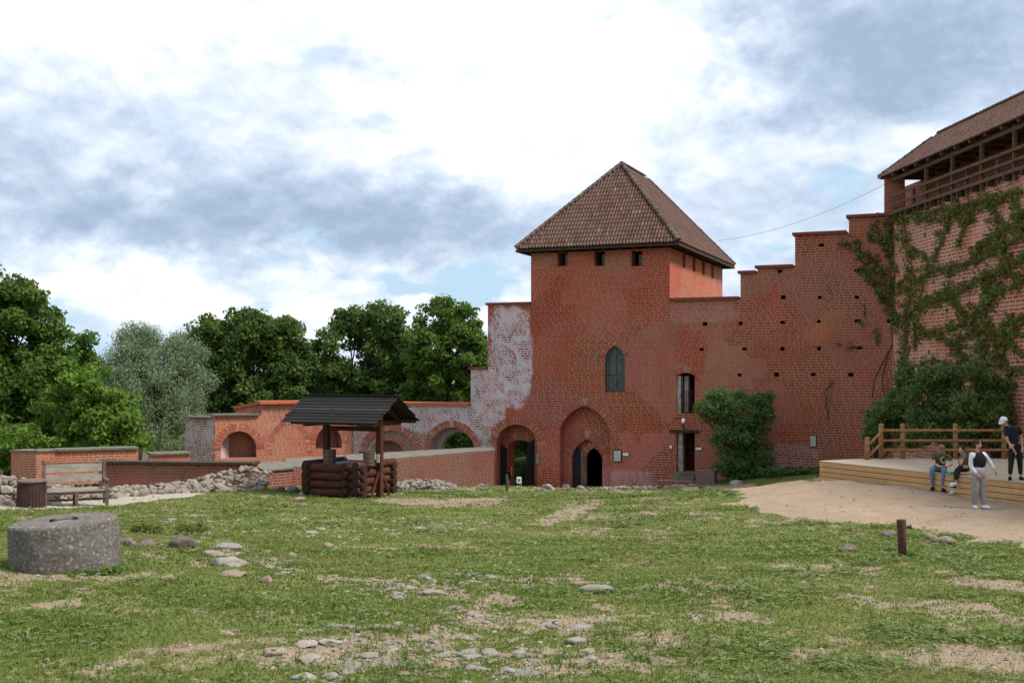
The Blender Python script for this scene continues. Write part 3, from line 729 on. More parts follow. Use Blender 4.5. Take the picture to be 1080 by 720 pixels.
leaf('leaf_willow', (0.133, 0.196, 0.098), (0.205, 0.27, 0.144), (0.314, 0.38, 0.23), .3)
leaf('leaf_oak', (0.039, 0.081, 0.016), (0.075, 0.135, 0.027), (0.155, 0.223, 0.047))
leaf('leaf_lime', (0.05, 0.1, 0.016), (0.086, 0.163, 0.025), (0.158, 0.25, 0.04))
leaf('leaf_shrub', (0.045, 0.101, 0.027), (0.082, 0.162, 0.041), (0.163, 0.257, 0.068), .3)
leaf('leaf_lilac', (0.076, 0.115, 0.029), (0.127, 0.19, 0.048), (0.228, 0.276, 0.092), .35)
leaf('leaf_ivy', (.22, .08, .035), (.14, .185, .04), (.21, .30, .065), .4)
M['bark'] = noisy('bark', (.10, .075, .05), (.05, .038, .027), 6, stretch=(1, 1, .2), bs=.6, bd=.05)
M['stem'] = noisy('vine_stem', (.09, .055, .035), (.05, .032, .022), 6)

# ------------------------------------------------------------------ castle: tower with the gate wall
gz0 = lambda p: ground_at(p.x, p.y)
S = TW.S
def AW(px, py): return TW.sz(px, py)
ZB = -1.4
def hz(py, px): return TW.Z(py, px)
ext = 2.2
tower = thing('castle_tower', 'square red brick gate tower with a steep hipped tile roof', 'tower', tuple(TW.pt(-3.7, ground_at(4.5, 58.4))))
sL, sG = S(560), S(508)
holes = []
jm = []
for px in (593, 632, 671.3):                              # three openings under the eave
    a, _ = AW(px, 270); holes.append(rect(a-.27, hz(280.5, px), a+.3, hz(264.5, px)))
aw, zwb = AW(648.5, 413); _, zws = AW(648.5, 378); _, zwa = AW(648.5, 364.5)
holes.append(pointed(aw, zws, .53, zwa-zws, zwb))
an, _ = AW(616.6, 470); zns = hz(454, 617); zna = hz(427.5, 617); wn = (S(643.3)-S(590))/2
holes.append(pointed(an, zns, wn, zna-zns, ZB+.2))
ag = (S(523.5)+S(566.5))/2; rg = (S(566.5)-S(523.5))/2; zgs = hz(469, 545); zga = hz(447.5, 545)
holes.append(round_arch(ag, zgs, rg, ZB+.2, h=zga-zgs))
th = .9; tz = hz(261, 706)
outer = [(sG, ZB), (0, ZB), (0, tz), (sL, tz), (sL, hz(321.5, 545)), (S(514.5), hz(321.5, 530)), (S(514.5), hz(389.5, 506)), (sG, hz(389.5, 506))]
mb = MB(); slab(mb, TW, outer, holes, th)
V_ = Vector((.384, .923, 0)); U_ = Vector((.923, -.384, 0))
side = Plane(TW.pt(0, 0).x, TW.pt(0, 0).y, .384, .923)   # tower side facing right
DEP = 12.4
hs = []
for px in (721.5, 732, 742, 751.5):
    a = side.S(px); zt = side.Z(266.5+(px-721)*.42, px); hs.append(rect(a-.32, zt-.78, a+.32, zt))
slab(mb, side, [(th, ZB), (DEP-th, ZB), (DEP-th, tz), (th, tz)], hs, th)
bk = Plane(*(TW.pt(0, 0)+V_*DEP).xy, -.923, .384)        # rear wall, seen from outside
slab(mb, bk, rect(0, ZB-6, 7.48, tz), [], th)
lf = Plane(*(TW.pt(sL, 0)+V_*DEP).xy, -.384, -.923)
slab(mb, lf, rect(th, ZB-6, DEP-th, tz), [], th)
mb.build('wall', M['brick_front'], tower)
# reveal wall of the big niche, pointed doorway inside it
mb = MB(); p2_ = TW.back(.62); a2 = p2_.S(619.5); z2s = p2_.Z(482, 620); z2a = p2_.Z(463, 620); w2 = (p2_.S(636)-p2_.S(602.8))/2
slab(mb, p2_, [(p2_.S(588)-.1, ZB), (p2_.S(646)+.25, ZB), (p2_.S(646)+.25, zna+.3), (p2_.S(588)-.1, zna+.3)], [pointed(a2, z2s, w2, z2a-z2s, ZB+.2)], .3)
p3_ = TW.back(.62+.304); a3 = p3_.S(626.3); z3s = p3_.Z(484, 626); z3a = p3_.Z(472, 626); w3 = (p3_.S(635)-p3_.S(617.4))/2
slab(mb, p3_, rect(p3_.S(596), ZB, p3_.S(650), z2a+.4), [pointed(a3, z3s, w3, z3a-z3s, ZB+.2)], .3)
mb.build('niche_wall', M['brick_front'], tower)
PAR = tower
vouss(PAR, TW, pointed_pts(an, zns, wn, zna-zns, 12), .42, 46)
vouss(PAR, p2_, pointed_pts(a2, z2s, w2, z2a-z2s, 12), .5, 26)
vouss(PAR, p3_, pointed_pts(a3, z3s, w3, z3a-z3s, 12), .32, 18)
vouss(PAR, TW, pointed_pts(aw, zws, .53, zwa-zws, 8), .26, 20)
gp = lambda c, z, r, h, k=24: [(c-r*math.cos(math.pi*i/k), z+h*math.sin(math.pi*i/k)) for i in range(k+1)]
vouss(PAR, TW, gp(ag, zgs, rg, zga-zgs), .42, 44)
# gate passage: inner arch, side walls, roof of the passage
pg = TW.back(.9); agi = pg.S(549); rgi = (pg.S(562)-pg.S(534))/2; zgi = pg.Z(474, 548); zgia = pg.Z(463.5, 548)
mb = MB(); slab(mb, pg, rect(pg.S(512), ZB, pg.S(572), hz(430, 545)), [round_arch(agi, zgi, rgi, ZB+.2, h=zgia-zgi)], 1.0)
vouss(PAR, pg, gp(agi, zgi, rgi, zgia-zgi), .42, 26)
mb.build('passage_wall', M['brick_front'], tower)
g_g = ground_at(*TW.pt(ag, 0).xy)
for (sgn, aa, k) in ((1, agi-rgi-.02, 0), (-1, agi+rgi+.02, 1)):           # the two open gate leaves
    mb = MB(); base = pg.pt(aa, 0, .03); wd_ = .85 if k == 0 else .42
    dirv = (U_*(-.55 if k == 0 else -.35)+(-V_)*(.75 if k == 0 else .25)).normalized()
    for i in range(6):
        c0 = base+dirv*(wd_*(i+.5)/6); hh = (zgi+.55-g_g)-(.10*(5-i) if k == 0 else .07*i)
        mb.box(c0+Vector((0, 0, g_g+.05+hh/2)), (wd_/6*.97, .06, hh), Matrix.Rotation(math.atan2(dirv.y, dirv.x), 3, 'Z'))
    for zb_ in (.5, 1.9):
        mb.box(base+dirv*wd_*.5+Vector((0, 0, g_g+zb_)), (wd_*.98, .09, .1), Matrix.Rotation(math.atan2(dirv.y, dirv.x), 3, 'Z'))
    mb.build('gate_leaf', M['black'], tower)
# door leaf in the niche, dark jamb stone, threshold
mb = MB(); q0 = p3_.pt(p3_.S(603.6), 0, .05); hh = 2.45
for i in range(5):
    aa = p3_.S(604)+(p3_.S(612.6)-p3_.S(604))*(i+.5)/5; gl = ground_at(*p3_.pt(aa, 0).xy); top = p3_.Z(484-[4, 8.5, 11.5, 13, 12][i], 608)
    mb.box(p3_.pt(aa, (gl+top)/2, .06), (.09, .06, top-gl), Matrix.Rotation(math.atan2(TW.uy, TW.ux), 3, 'Z'))
mb.build('door', M['black'], tower)
mb = MB(); aa = p3_.S(615); gl = ground_at(*p3_.pt(aa, 0).xy); R_ = Matrix.Rotation(math.atan2(TW.uy, TW.ux), 3, 'Z')
for i in range(6): mb.box(p3_.pt(aa+random.uniform(-.01, .01), gl+.17+i*.33, .05), (.13, .12, .31), R_)
mb.box(p3_.pt(p3_.S(622), gl+.07, .12), (1.3, .35, .14), R_)
mb.build('door_jamb', M['concrete'], tower)
# pointed window: frame, mullions, panes
wp = TW.back(.16); win = MB(); wout = pointed(aw, zws, .50, zwa-zws-.03, zwb+.02); inn = pointed(aw, zws, .42, zwa-zws-.11, zwb+.1)
slab(win, wp, wout, [inn], .08)
for da in (0,): win.box(wp.pt(aw+da, (zwb+zwa)/2, -.03), (.06, .07, zwa-zwb-.15), R_)
for dz_ in (.92, .18): win.box(wp.pt(aw, zwb+dz_, -.03), (.86, .07, .06), R_)
wf = win.build('window', M['window_frame'], tower)
pn = MB(); slab(pn, TW.back(.215), pointed(aw, zws, .45, zwa-zws-.08, zwb+.05), [], .02); 
for i in range(7):                                       # lead cames
    for s_ in (-1, 1):
        pn.beam(TW.pt(aw-.4, zwb+.95+i*.2, -.205), TW.pt(aw+.4, zwb+.95+i*.2+s_*.45, -.205), .012, .012, m=1) if zwb+1+i*.2 < zwa-.7 else None
pn.build('pane', [M['glass'], M['grey']], wf)
for px in (593, 632, 671.3):
    a, _ = AW(px, 270); f = MB(); pw = TW.back(.35); z0, z1 = hz(280.5, px), hz(264.5, px)
    slab(f, pw, rect(a-.27, z0, a+.3, z1), [rect(a-.22, z0+.05, a+.25, z1-.05)], .06); fo = f.build('window', M['wood_dark'], tower)
    g_ = MB(); slab(g_, TW.back(.38), rect(a+.02, z0+.05, a+.25, z1-.15), [], .02); g_.build('pane', M['glass_sky'] if 'glass_sky' in M else M['glass'], fo)
# iron wall anchor and eave boards
mb = MB(); mb.box(TW.w(628.8, 377, .02), (.07, .03, .42), R_); mb.build('wall_anchor', M['grey'], tower)
# roof
ez = hz(256, 716)-.0
def TP(a, s_, z): return TW.pt(a, z)+V_*s_
ov = .6; A0 = TP(sL-ov, -ov, ez); B0 = TP(ov, -ov, ez); C0 = TP(ov, DEP+ov, ez); D0 = TP(sL-ov, DEP+ov, ez)
mid = sL/2; rz_ = CZ+(396-174)/F*62.2
R1 = TP(mid, 4.0, rz_); R2 = TP(mid, 8.75, rz_)
mb = MB()
for q in ([A0, B0, R1], [B0, C0, R2, R1], [C0, D0, R2], [D0, A0, R1, R2]): mb.face([v-Vector((0, 0, .03)) for v in q], 1, .2)
mb.face([v-Vector((0, 0, .06)) for v in (D0, C0, B0, A0)], 1, .2)
tile_face(mb, A0, B0, R1, R1); tile_face(mb, B0, C0, R2, R1); tile_face(mb, C0, D0, R2, R2); tile_face(mb, D0, A0, R1, R2)
for a_, b_ in ((A0, R1), (B0, R1), (C0, R2), (D0, R2), (R1, R2)): ridge_tiles(mb, a_+Vector((0, 0, .06)), b_+Vector((0, 0, .06)), m=2)
mb.build('roof', [M['tile'], M['wood_dark'], M['ridge']], tower)
mb = MB()
for a_, b_ in ((A0, B0), (B0, C0), (C0, D0), (D0, A0)):
    mb.beam(a_-Vector((0, 0, .12)), b_-Vector((0, 0, .12)), .06, .12)
for i in range(16): q = TP(.1, .3+i*.8, ez-.16); mb.beam(q, q+U_*(ov-.08), .12, .12)
for i in range(10): q = TP(sL+.2+i*.79, -.02, ez-.16); mb.beam(q, q-V_*(ov-.1), .12, .12)
mb.build('eave_board', M['wood_dark'], tower)
mb = MB()
def coping(mb, a0, a1, z, w=1.1, h=.13, pl=TW, m=0, back=.45, rise=0):
    c = pl.pt((a0+a1)/2, z+h/2+rise/2, -back); mb.box(c, (a1-a0, w, h), Matrix.Rotation(math.atan2(pl.uy, pl.ux), 3, 'Z'), m)
coping(mb, S(514.5)-.1, sL-.005, hz(321.5, 530)); coping(mb, sG-.1+.1, S(514.5)-.105, hz(389.5, 506)-.0)
mb.build('coping', M['coping'], tower)
# grey plaster scar beside the gate
mb = MB(); pa = [(509, 478), (509.5, 465), (508, 455), (512, 452), (517, 453), (520, 460), (518, 470), (519, 478)]
slab(mb, TW, [TW.sz(*p) for p in pa], [], .03, front=.012); mb.build('plaster_patch', M['plaster'], tower)

# ------------------------------------------------------------------ curtain wall right of the tower
CWP = TW; K = S(941.5)
cw = thing('curtain_wall', 'tall stepped red brick wall between tower and ivy corner', 'wall', tuple(TW.pt(K/2, ground_at(12, 54.5))))
def hole(px, py, w=.12, h=.085): a, z = AW(px, py); w *= random.uniform(.75, 1.15); h *= random.uniform(.75, 1.15); return rect(a-w, z-h, a+w, z+h)
hs = []
rows = [((903.8, 313.5), (864.5, 313.5), (826, 313.5)), ((941-3, 338.5), (904.5, 338.5), (863.5, 339), (825.3, 340)), ((906.5, 367), (863.8, 367.3), (825, 367.8), (785, 368), (740, 368.5)),
        ((897.3, 395), (857.8, 395), (819, 395), (780, 395.3)), ((743.5, 341.5), (781, 341), (822.5, 286), (866.3, 258.5), (904, 285), (905.5, 256))]
for r in rows:
    for p in r: hs.append(hole(*p))
ad0, ad1 = S(713.5), S(732.8); zu0, zu1 = hz(436, 723), hz(396, 723); zl0, zl1 = hz(497.5, 723), hz(456, 723)
hs.append([(ad0, zu0), (ad1, zu0), (ad1, zu1)]+[(ad0+(ad1-ad0)*(1-i/6), zu1+.16*math.sin(math.pi*i/6)) for i in range(1, 6)]+[(ad0, zu1)])
hs.append(rect(ad0, zl0, ad1, zl1))
steps = [(706.3, 781, 316, 313.3), (781, 799, 287, 286.3), (799, 838.5, 281.3, 280), (838.5, 895.3, 247, 244), (895.3, 941.5, 228, 226)]
outer = [(0.004, ZB), (K, ZB)]
zs = []
for (x0, x1, y0, y1) in steps[::-1]:
    z = hz((y0+y1)/2+1.5, (x0+x1)/2); zs.append((max(S(x0), .004), S(x1), z)); outer += [(S(x1) if x1 < 941 else K, z), (max(S(x0), .004), z)]
mb = MB(); slab(mb, TW, outer, hs, 1.0)
for h_ in hs[:-2]:
    xs = [q[0] for q in h_]; z_s = [q[1] for q in h_]; slab(mb, TW.back(1.003), rect(min(xs)-.1, min(z_s)-.1, max(xs)+.1, max(z_s)+.1), [], .05)
# closing room behind the doorways
room = TW.back(1.002)
for q in (rect(-.6, ZB, 3.2, hz(380, 723)),): slab(mb, TW.back(3.4), q, [], .2)
slab(mb, Plane(*TW.pt(-.55, 0, -1.0).xy, -V_.x, -V_.y), rect(-2.4, ZB, 0, hz(380, 723)), [], .2)
slab(mb, Plane(*TW.pt(3.0, 0, -1.0).xy, -V_.x, -V_.y), rect(-2.4, ZB, 0, hz(380, 723)), [], .2)
q = [TW.pt(-.6, hz(380, 723), -1.002), TW.pt(3.2, hz(380, 723), -1.002), TW.pt(3.2, hz(380, 723), -3.6), TW.pt(-.6, hz(380, 723), -3.6)]; mb.face(q)
cwall = mb.build('wall', M['brick_curtain'], cw)
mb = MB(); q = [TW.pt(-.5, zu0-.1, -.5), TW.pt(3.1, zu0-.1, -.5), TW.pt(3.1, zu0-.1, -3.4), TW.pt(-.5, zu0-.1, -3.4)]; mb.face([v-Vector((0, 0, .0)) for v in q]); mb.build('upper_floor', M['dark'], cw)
for i, (a0, a1, z) in enumerate(zs):
    mb = MB(); coping(mb, a0-(.12 if i < 4 else 0), a1-(.125 if i > 0 else .0), z, 1.16); mb.build('coping', M['coping'], cw)
mb = MB(); coping(mb, ad0-.35, ad1+.2, zl1+.002, .5, .14, back=.15); mb.build('lintel', M['wood_dark'], cw)
mb = MB(); mb.box(TW.pt(ad0+.14, (zl0+zl1)/2, -.45), (.24, .5, zl1-zl0-.01), R_); mb.box(TW.pt(ad0+.1, (zu0+zu1)/2, -.35), (.18, .5, zu1-zu0-.01), R_)
mb.build('door_jamb', M['plaster'], cw)
mb = MB(); mb.box(TW.pt(ad0+.36, (zu0+zu1)/2, -.75), (.2, .35, zu1-zu0-.05), R_); mb.build('door_jamb', M['mortar_white'], cw)
mb = MB()
for k in (0.08, .5, .95, 1.1): mb.beam(TW.pt(ad0-.02, zu0+k, -.12), TW.pt(ad1+.02, zu0+k, -.12), .03, .03)
for k in range(9): a = ad0+(ad1-ad0)*(k+.5)/9; mb.beam(TW.pt(a, zu0+.05, -.12), TW.pt(a, zu0+1.1, -.12), .018, .018, up=(0, 1, 0))
mb.build('balcony_railing', M['black'], cw)
mb = MB(); 
for (x0, x1, y0, y1) in ((ad0-.05, ad1+.15, 497.5, 500),): coping(mb, x0, x1, hz(500.5, 723), .7, .12, back=.1)
mb.build('sill', M['concrete'], cw)
PAR = cw; path = [(ad0-.02, zu1)]+[(ad0+(ad1-ad0)*i/6, zu1+.16*math.sin(math.pi*i/6)) for i in range(1, 6)]+[(ad1+.02, zu1)]
vouss(PAR, TW, path, .28, 12)
gst = ground_at(*TW.pt(S(722), 0, .5).xy)
st_o = thing('door_steps', 'low worn brick steps below the dark doorway', 'steps', tuple(TW.pt(S(722), gst, .6)))
for i, (x0, x1, o_, zt) in enumerate(((709, 735, .35, 500.8), (700, 737, .95, 505.0))):
    mb = MB(); zt_ = TW.Z(zt, 722); a0, a1 = S(x0), S(x1); mb.box(TW.pt((a0+a1)/2, (zt_+gst-.5)/2, o_), (a1-a0, .62, zt_-gst+.5), R_); mb.build('step', M['brick_dark'] if i else M['concrete'], st_o)
# pillar carrying the end of the gallery
def boxwall(mb, pl, a0, a1, z0, z1, thick, m=0, out=0): slab(mb, pl, rect(a0, z0, a1, z1), [], thick, m, front=out)
mb = MB(); a0, a1 = S(932.5), S(953); boxwall(mb, TW, a0, a1, zs[0][2]+.135, hz(184, 942), 1.0, out=.0); mb.build('pillar', M['brick_curtain'], cw)

# small fittings on the walls
def plate(name, label, cat, px, py, w, h, frame='black', face='white', extra=None):
    t = thing(name, label, cat, tuple(TW.w(px, py)))
    mb = MB(); mb.box(TW.w(px, py, .04), (w, .06, h), R_); mb.build('board', M[frame], t)
    mb = MB(); mb.box(TW.w(px, py, .078), (w*.82, .012, h*.86), R_); mb.build('panel', M[face], t)
    if extra:
        mb = MB()
        for i in range(extra): mb.box(TW.w(px, py, .087)+Vector((0, 0, h*(.32-.64*i/max(extra-1, 1)))), (w*(.62 if i % 3 else .4), .004, h*.035), R_)
        mb.build('lettering', M['grey'], t)
    return t
M['panel_text'] = plain('information_sheet', (.50, .52, .46), .5)
plate('information_board', 'dark framed information board right of the pointed doorway', 'board', 651.5, 480.5, .42, .62, 'black', 'panel_text', 6)
plate('room_sign', 'small white direction plate beside the information board', 'sign', 660.3, 478.7, .34, .16, 'grey', 'white', 1)
plate('room_sign', 'tiny pale plate right of the lower dark doorway', 'sign', 737.2, 473, .34, .13, 'grey', 'white', 1)
plate('door_sign', 'faint pink square plate left of the lower dark doorway', 'sign', 707.7, 471, .14, .18, 'grey', 'panel_pink' if 'panel_pink' in M else 'white')
plate('notice_board', 'narrow framed notice board at the far end of the curtain wall', 'board', 857.7, 465, .3, .58, 'black', 'panel_text', 5)
t = thing('meter_box', 'grey meter box on the brickwork right of the gate arch', 'box', tuple(TW.w(568, 483)))
mb = MB(); mb.box(TW.w(568, 483, .08), (.16, .15, .52), R_, taper=.92); mb.build('housing', M['grey'], t); mb = MB(); mb.tube([TW.w(568, 479, .05), TW.w(568, 474, .03)], .02, 6); mb.build('conduit', M['grey'], t)
t = thing('wall_lamp', 'round white lamp with dark bracket above the lower doorway', 'lamp', tuple(TW.w(722, 446)))
mb = MB(); mb.sphere(TW.w(722, 443.6, .28), (.1, .1, .14), 14, 10); mb.build('globe', M['white'], t, True)
mb = MB(); mb.tube([TW.w(722, 452, 0), TW.w(722, 451.5, .2), TW.w(722, 448, .28)], .03, 8); mb.sphere(TW.w(722, 448, .28), (.07, .07, .06)); mb.build('bracket', M['black'], t); mb = MB(); mb.tube([TW.w(711, 441, .02), TW.w(720, 441, .02)], .02, 6); mb.build('conduit', M['black'], t)

# ------------------------------------------------------------------ keep wall with the ivy, gallery on top
KX, KY = TW.pt(K, 0).x, TW.pt(K, 0).y
IV = Plane(KX, KY, .0748, -.997)
kw = thing('keep_wall', 'long red brick castle wall overgrown with creeper at the right edge', 'wall', (IV.pt(8, 0).x, IV.pt(8, 0).y, ground_at(18.5, 45)))
ztop = CZ+7.45; LEN = 34
mb = MB(); rr = random.Random(3); hs = []
for r_ in range(5):
    for i in range(8): hs.append(rect(1.2+i*2.1+.4*(r_ % 2), 5.2+r_*1.7, 1.45+i*2.1+.4*(r_ % 2), 5.4+r_*1.7))
slab(mb, IV, rect(.01, ZB, LEN, ztop), hs, 1.3); mb.build('wall', M['brick_ivy'], kw)
mb = MB(); slab(mb, IV.back(1.6), [(-3.6, ztop+.01), (LEN, ztop+.01), (LEN, CZ+10.5), (.7, CZ+10.5), (-.2, CZ+9.2), (-3.6, CZ+9.2)], [], .3); mb.build('gallery_back_wall', M['brick_dark'], kw)
gl_ = thing('timber_gallery', 'covered dark timber walkway with tiled roof on top of the castle wall', 'gallery', (IV.pt(8, 0).x, IV.pt(8, 0).y, ztop))
ov_ = .12
def IP(a, z, o=0): return IV.pt(a, z, o)
acs = [KY-49.1+0]; base_a = (KY-49.1)/.997
posts = [base_a+2.47*i for i in range(0, 12)]
zr0, zrm, zr1, zev = CZ+7.50, CZ+7.86, CZ+8.26, CZ+9.2
for a in posts:
    if a > LEN: continue
    mb = MB(); mb.beam(IP(a, zr0-.35, ov_), IP(a, zev, ov_), .13, .13, up=(0, 1, 0)); mb.build('post', M['wood_gallery'], gl_)
for a in posts:
    a2_ = a-1.235
    if a2_ > LEN or a2_ < .2: continue
    mb = MB(); mb.beam(IP(a2_, zr0-.25, ov_), IP(a2_, zr1+.06, ov_), .11, .11, up=(0, 1, 0)); mb.build('baluster', M['wood_gallery'], gl_)
for z_, h_ in ((zr0, .14), (zrm, .11), (zr1, .12)):
    mb = MB(); mb.beam(IP(.1, z_, ov_+.09), IP(LEN, z_, ov_+.09), .05, h_); mb.build('rail', M['wood_gallery'], gl_)
mb = MB(); mb.box(IP(LEN/2+.3, ztop+.06, -.75), (1.75, LEN-.8, .08), Matrix.Rotation(math.atan2(IV.uy, IV.ux)-math.pi/2, 3, 'Z'))
mb.build('floor', M['wood_dark'], gl_)
for i in range(27):
    a = .9+i*1.235
    if a > LEN: break
    mb = MB(); mb.beam(IP(a, ztop-.14, -.3), IP(a, ztop-.14, .32), .14, .2); mb.build('bracket', M['wood_dark'], gl_)
    mb = MB(); mb.beam(IP(a, zev-.02, -1.9), IP(a, zev-.02, .42), .12, .14); mb.build('rafter_end', M['wood_gallery'], gl_)
mb = MB(); mb.beam(IP(.2, zev-.16, ov_), IP(LEN, zev-.16, ov_), .12, .16); mb.build('eave_beam', M['wood_gallery'], gl_)
eo = .42; E1 = IP(-.6, zev+.05, eo); E2 = IP(LEN, zev+.05, eo); Rg1 = IP(.6, CZ+11.1, -1.95); Rg2 = IP(LEN, CZ+11.1, -1.95); F1 = IP(-.6, zev+.05, -4.2); F2 = IP(LEN, zev+.05, -4.2)
mb = MB(); tile_face(mb, E1, E2, Rg2, Rg1); tile_face(mb, F1, E1, Rg1, Rg1)
for q in ([E1, E2, Rg2, Rg1], [F1, E1, Rg1], [F2, F1, Rg1, Rg2], [E2, F2, Rg2]): mb.face([v-Vector((0, 0, .04)) for v in q], 1)
ridge_tiles(mb, Rg1+Vector((0, 0, .04)), Rg2+Vector((0, 0, .04)), m=2); ridge_tiles(mb, E1+Vector((0, 0, .04)), Rg1+Vector((0, 0, .04)), m=2)
mb.build('roof', [M['tile_old'], M['wood_dark'], M['ridge']], gl_)
# cable from the tower roof to the gallery
ca = P(757, 254, 64); cb_ = TW.w(936, 192, -.2); mb = MB(); pts = [ca.lerp(cb_, i/16)-Vector((0, 0, .45*(1-(2*i/16-1)**2))) for i in range(17)]
mb.tube(pts, .009, 5); tag(mb.build('cable', M['grey']), 'thin dark cable slung from the tower roof to the gallery', 'cable')

# ------------------------------------------------------------------ arcade wall left of the gate
SA = S(372)
arc = thing('arcade_wall', 'lime stained brick wall with round arches left of the gate', 'wall', (TW.pt((SA+sG)/2, 0).x, TW.pt((SA+sG)/2, 0).y, ground_at(-5, 63)))
ao = (S(453)+S(500.5))/2; ro = (S(500.5)-S(453))/2; zo = hz(476, 477); zoa = hz(450.5, 477)
abl = (S(392)+S(426))/2; rb = (S(426)-S(392))/2
zt = hz(427.5, 450)
outer = [(SA+.004, ZB), (sG-.004, ZB), (sG-.004, hz(389.5, 506)), (S(496.5), hz(389.5, 506)), (S(496.5), zt), (SA+.004, zt)]
mb = MB()
ac_ = (S(385)+S(440))/2; rc_ = (S(440)-S(385))/2; zc_ = hz(482, 412); zca = hz(454, 412)
slab(mb, TW, outer, [round_arch(ao, zo, ro, zo-.9, h=zoa-zo), round_arch(ac_, zc_, rc_, zc_-.6, h=zca-zc_)], 1.7, mj=1)
pb = TW.back(.2); slab(mb, pb, rect(pb.S(375), ZB, pb.S(446), zca+.2), [round_arch(pb.S(410.5), pb.Z(481, 410), (pb.S(427)-pb.S(394))/2, zc_-.5, h=pb.Z(464.5, 410)-pb.Z(481, 410))], .9)
pb2 = TW.back(1.2); slab(mb, pb2, rect(pb2.S(375), ZB, pb2.S(446), zca+.2), [], .2)
mb.build('wall', [M['brick_arcade'], M['brick_white']], arc)
PAR = arc; vouss(PAR, TW, gp(ao, zo, ro, zoa-zo), .36, 34, mortar='mortar_white'); vouss(PAR, TW, gp(ac_, zc_, rc_, zca-zc_), .4, 38, mortar='mortar_white')
vouss(PAR, pb, gp(pb.S(410.5), pb.Z(481, 410), (pb.S(427)-pb.S(394))/2, pb.Z(464.5, 410)-pb.Z(481, 410)), .26, 24, mortar='mortar_white')
mb = MB(); coping(mb, SA-.1, S(496.5)-.105, zt, 1.9, .16, back=.82); mb.build('coping', M['coping_light'], arc)
mb = MB(); coping(mb, S(496.5)-.1, sG-.004, hz(389.5, 506), 1.1, .13); mb.build('coping', M['coping'], arc)
# inner half arch seen through the opening
mb = MB(); pi_ = TW.back(.75); slab(mb, pi_, rect(pi_.S(449), zo-1, pi_.S(506), zoa+.25), [round_arch(pi_.S(484), zo-.1, (pi_.S(505)-pi_.S(465))/2, zo-.95, h=(zoa-zo)*.86)], .5); mb.build('inner_arch', M['plaster'], arc)

# ------------------------------------------------------------------ vaulted ruin further left
RU = Plane(-15.78, 60.5, .891, .454)
ru = thing('vaulted_ruin', 'orange brick ruin with three arches beyond the bench', 'ruin', (-12.5, 62, ground_at(-12.5, 62)))
r1 = RU.S(276); r2 = RU.S(371.6)
def rarch(pl, x0, x1, ytop, ybase): c = (pl.S(x0)+pl.S(x1))/2; r = (pl.S(x1)-pl.S(x0))/2; z = pl.Z(ybase, (x0+x1)/2); return c, z, r, pl.Z(ytop, (x0+x1)/2)-z
c1 = rarch(RU, 233, 270.5, 454.5, 474); c3 = rarch(RU, 333, 360.5, 449.5, 468); c2 = rarch(RU, 287, 324, 448, 478)
zr_l = RU.Z(438, 250); zr_h = RU.Z(425.5, 320)
outer = [(0, ZB), (r2, ZB), (r2, zr_h), (r1, zr_h), (r1, zr_l), (0, zr_l)]
mb = MB(); slab(mb, RU, outer, [round_arch(c1[0], c1[1], c1[2], c1[1]-.45, h=c1[3]), round_arch(c3[0], c3[1], c3[2], c3[1]-.25, h=c3[3])], .9, mj=1)
slab(mb, RU.back(1.1), rect(.2, ZB, r2, zr_l-.2), [], .3)
LE = Plane(*RU.pt(0, 0).xy, .923, -.384); slab(mb, LE, [(-1.95, ZB), (-.004, ZB), (-.004, zr_l), (-1.0, zr_l-.05), (-1.95, zr_l-.22)], [], 1.2, m=2)
UL = Plane(*RU.pt(r1, 0, -.0).xy, .923, -.384); slab(mb, UL, [(-1.9, zr_l-.3), (-.01, zr_l-.3), (-.01, zr_h), (-1.9, zr_h-.28)], [], 1.0, front=-.3)
mb.build('wall', [M['brick_ruin'], M['brick_dark'], M['brick_white']], ru)
PAR = ru
for c in (c1, c3): vouss(PAR, RU, gp(*c), .42, 30)
vouss(PAR, RU, gp(*c2), .3, 34, proud=.01)
mb = MB(); coping(mb, r1-.12, r2, zr_h, 1.3, .17, pl=RU); mb.build('coping', M['coping_light'], ru)
mb = MB(); coping(mb, -.15, r1-.13, zr_l, 1.2, .09, pl=RU); mb.build('coping', M['concrete'], ru); mb = MB(); coping(mb, -2.0, -.16, zr_l-.12, 1.3, .07, pl=LE); mb.build('coping', M['concrete'], ru)
mb = MB(); a_ = RU.S(276); mb.face([UL.pt(-2.0, zr_h-.27, -.25), UL.pt(.1, zr_h+.16, -.25), UL.pt(.1, zr_h+.16, -1.4), UL.pt(-2.0, zr_h-.27, -1.4)]); slab(mb, UL, [(-2.0, zr_h-.3), (.0, zr_h+.02), (.0, zr_h+.16), (-2.0, zr_h-.16)], [], 1.1, front=-.2); mb.build('coping', M['coping_light'], ru)

# ------------------------------------------------------------------ low brick walls
D1 = 46.0
c38 = P(38, 0, D1); LA = Plane(c38.x, D1, .891, .454); LB = Plane(c38.x, D1, .923, -.384)
lw = thing('low_wall', 'low orange brick wall behind the bench with a slab coping', 'wall', (LA.pt(3, 0).x, LA.pt(3, 0).y, ground_at(-18, 48)))
zt = CZ-(477-396)/F*D1; z_b = 1.5
aL = LB.S(11.5); aM = LA.S(58)
mb = MB(); slab(mb, LB, rect(aL, z_b, -.004, zt), [], .9); slab(mb, LA, rect(0, z_b, aM, zt+.02), [], .9)
LC = LA.back(.4); a145 = LC.S(146); a160 = LC.S(158); a200 = LC.S(200); zt2 = LC.Z(474.5, 100); zt3 = LC.Z(479, 180)
slab(mb, LC, [(LC.S(57), z_b), (a145, z_b), (a145, zt2), (LC.S(57), zt2-.02)], [], .8)
slab(mb, LC, [(a145, z_b), (a160, z_b), (a160, zt2-.35), (a145+.2, zt2-.05)], [], .8, m=1); slab(mb, LC, [(a160, z_b), (a200, z_b), (a200, zt3), (a160, zt3)], [], .8)
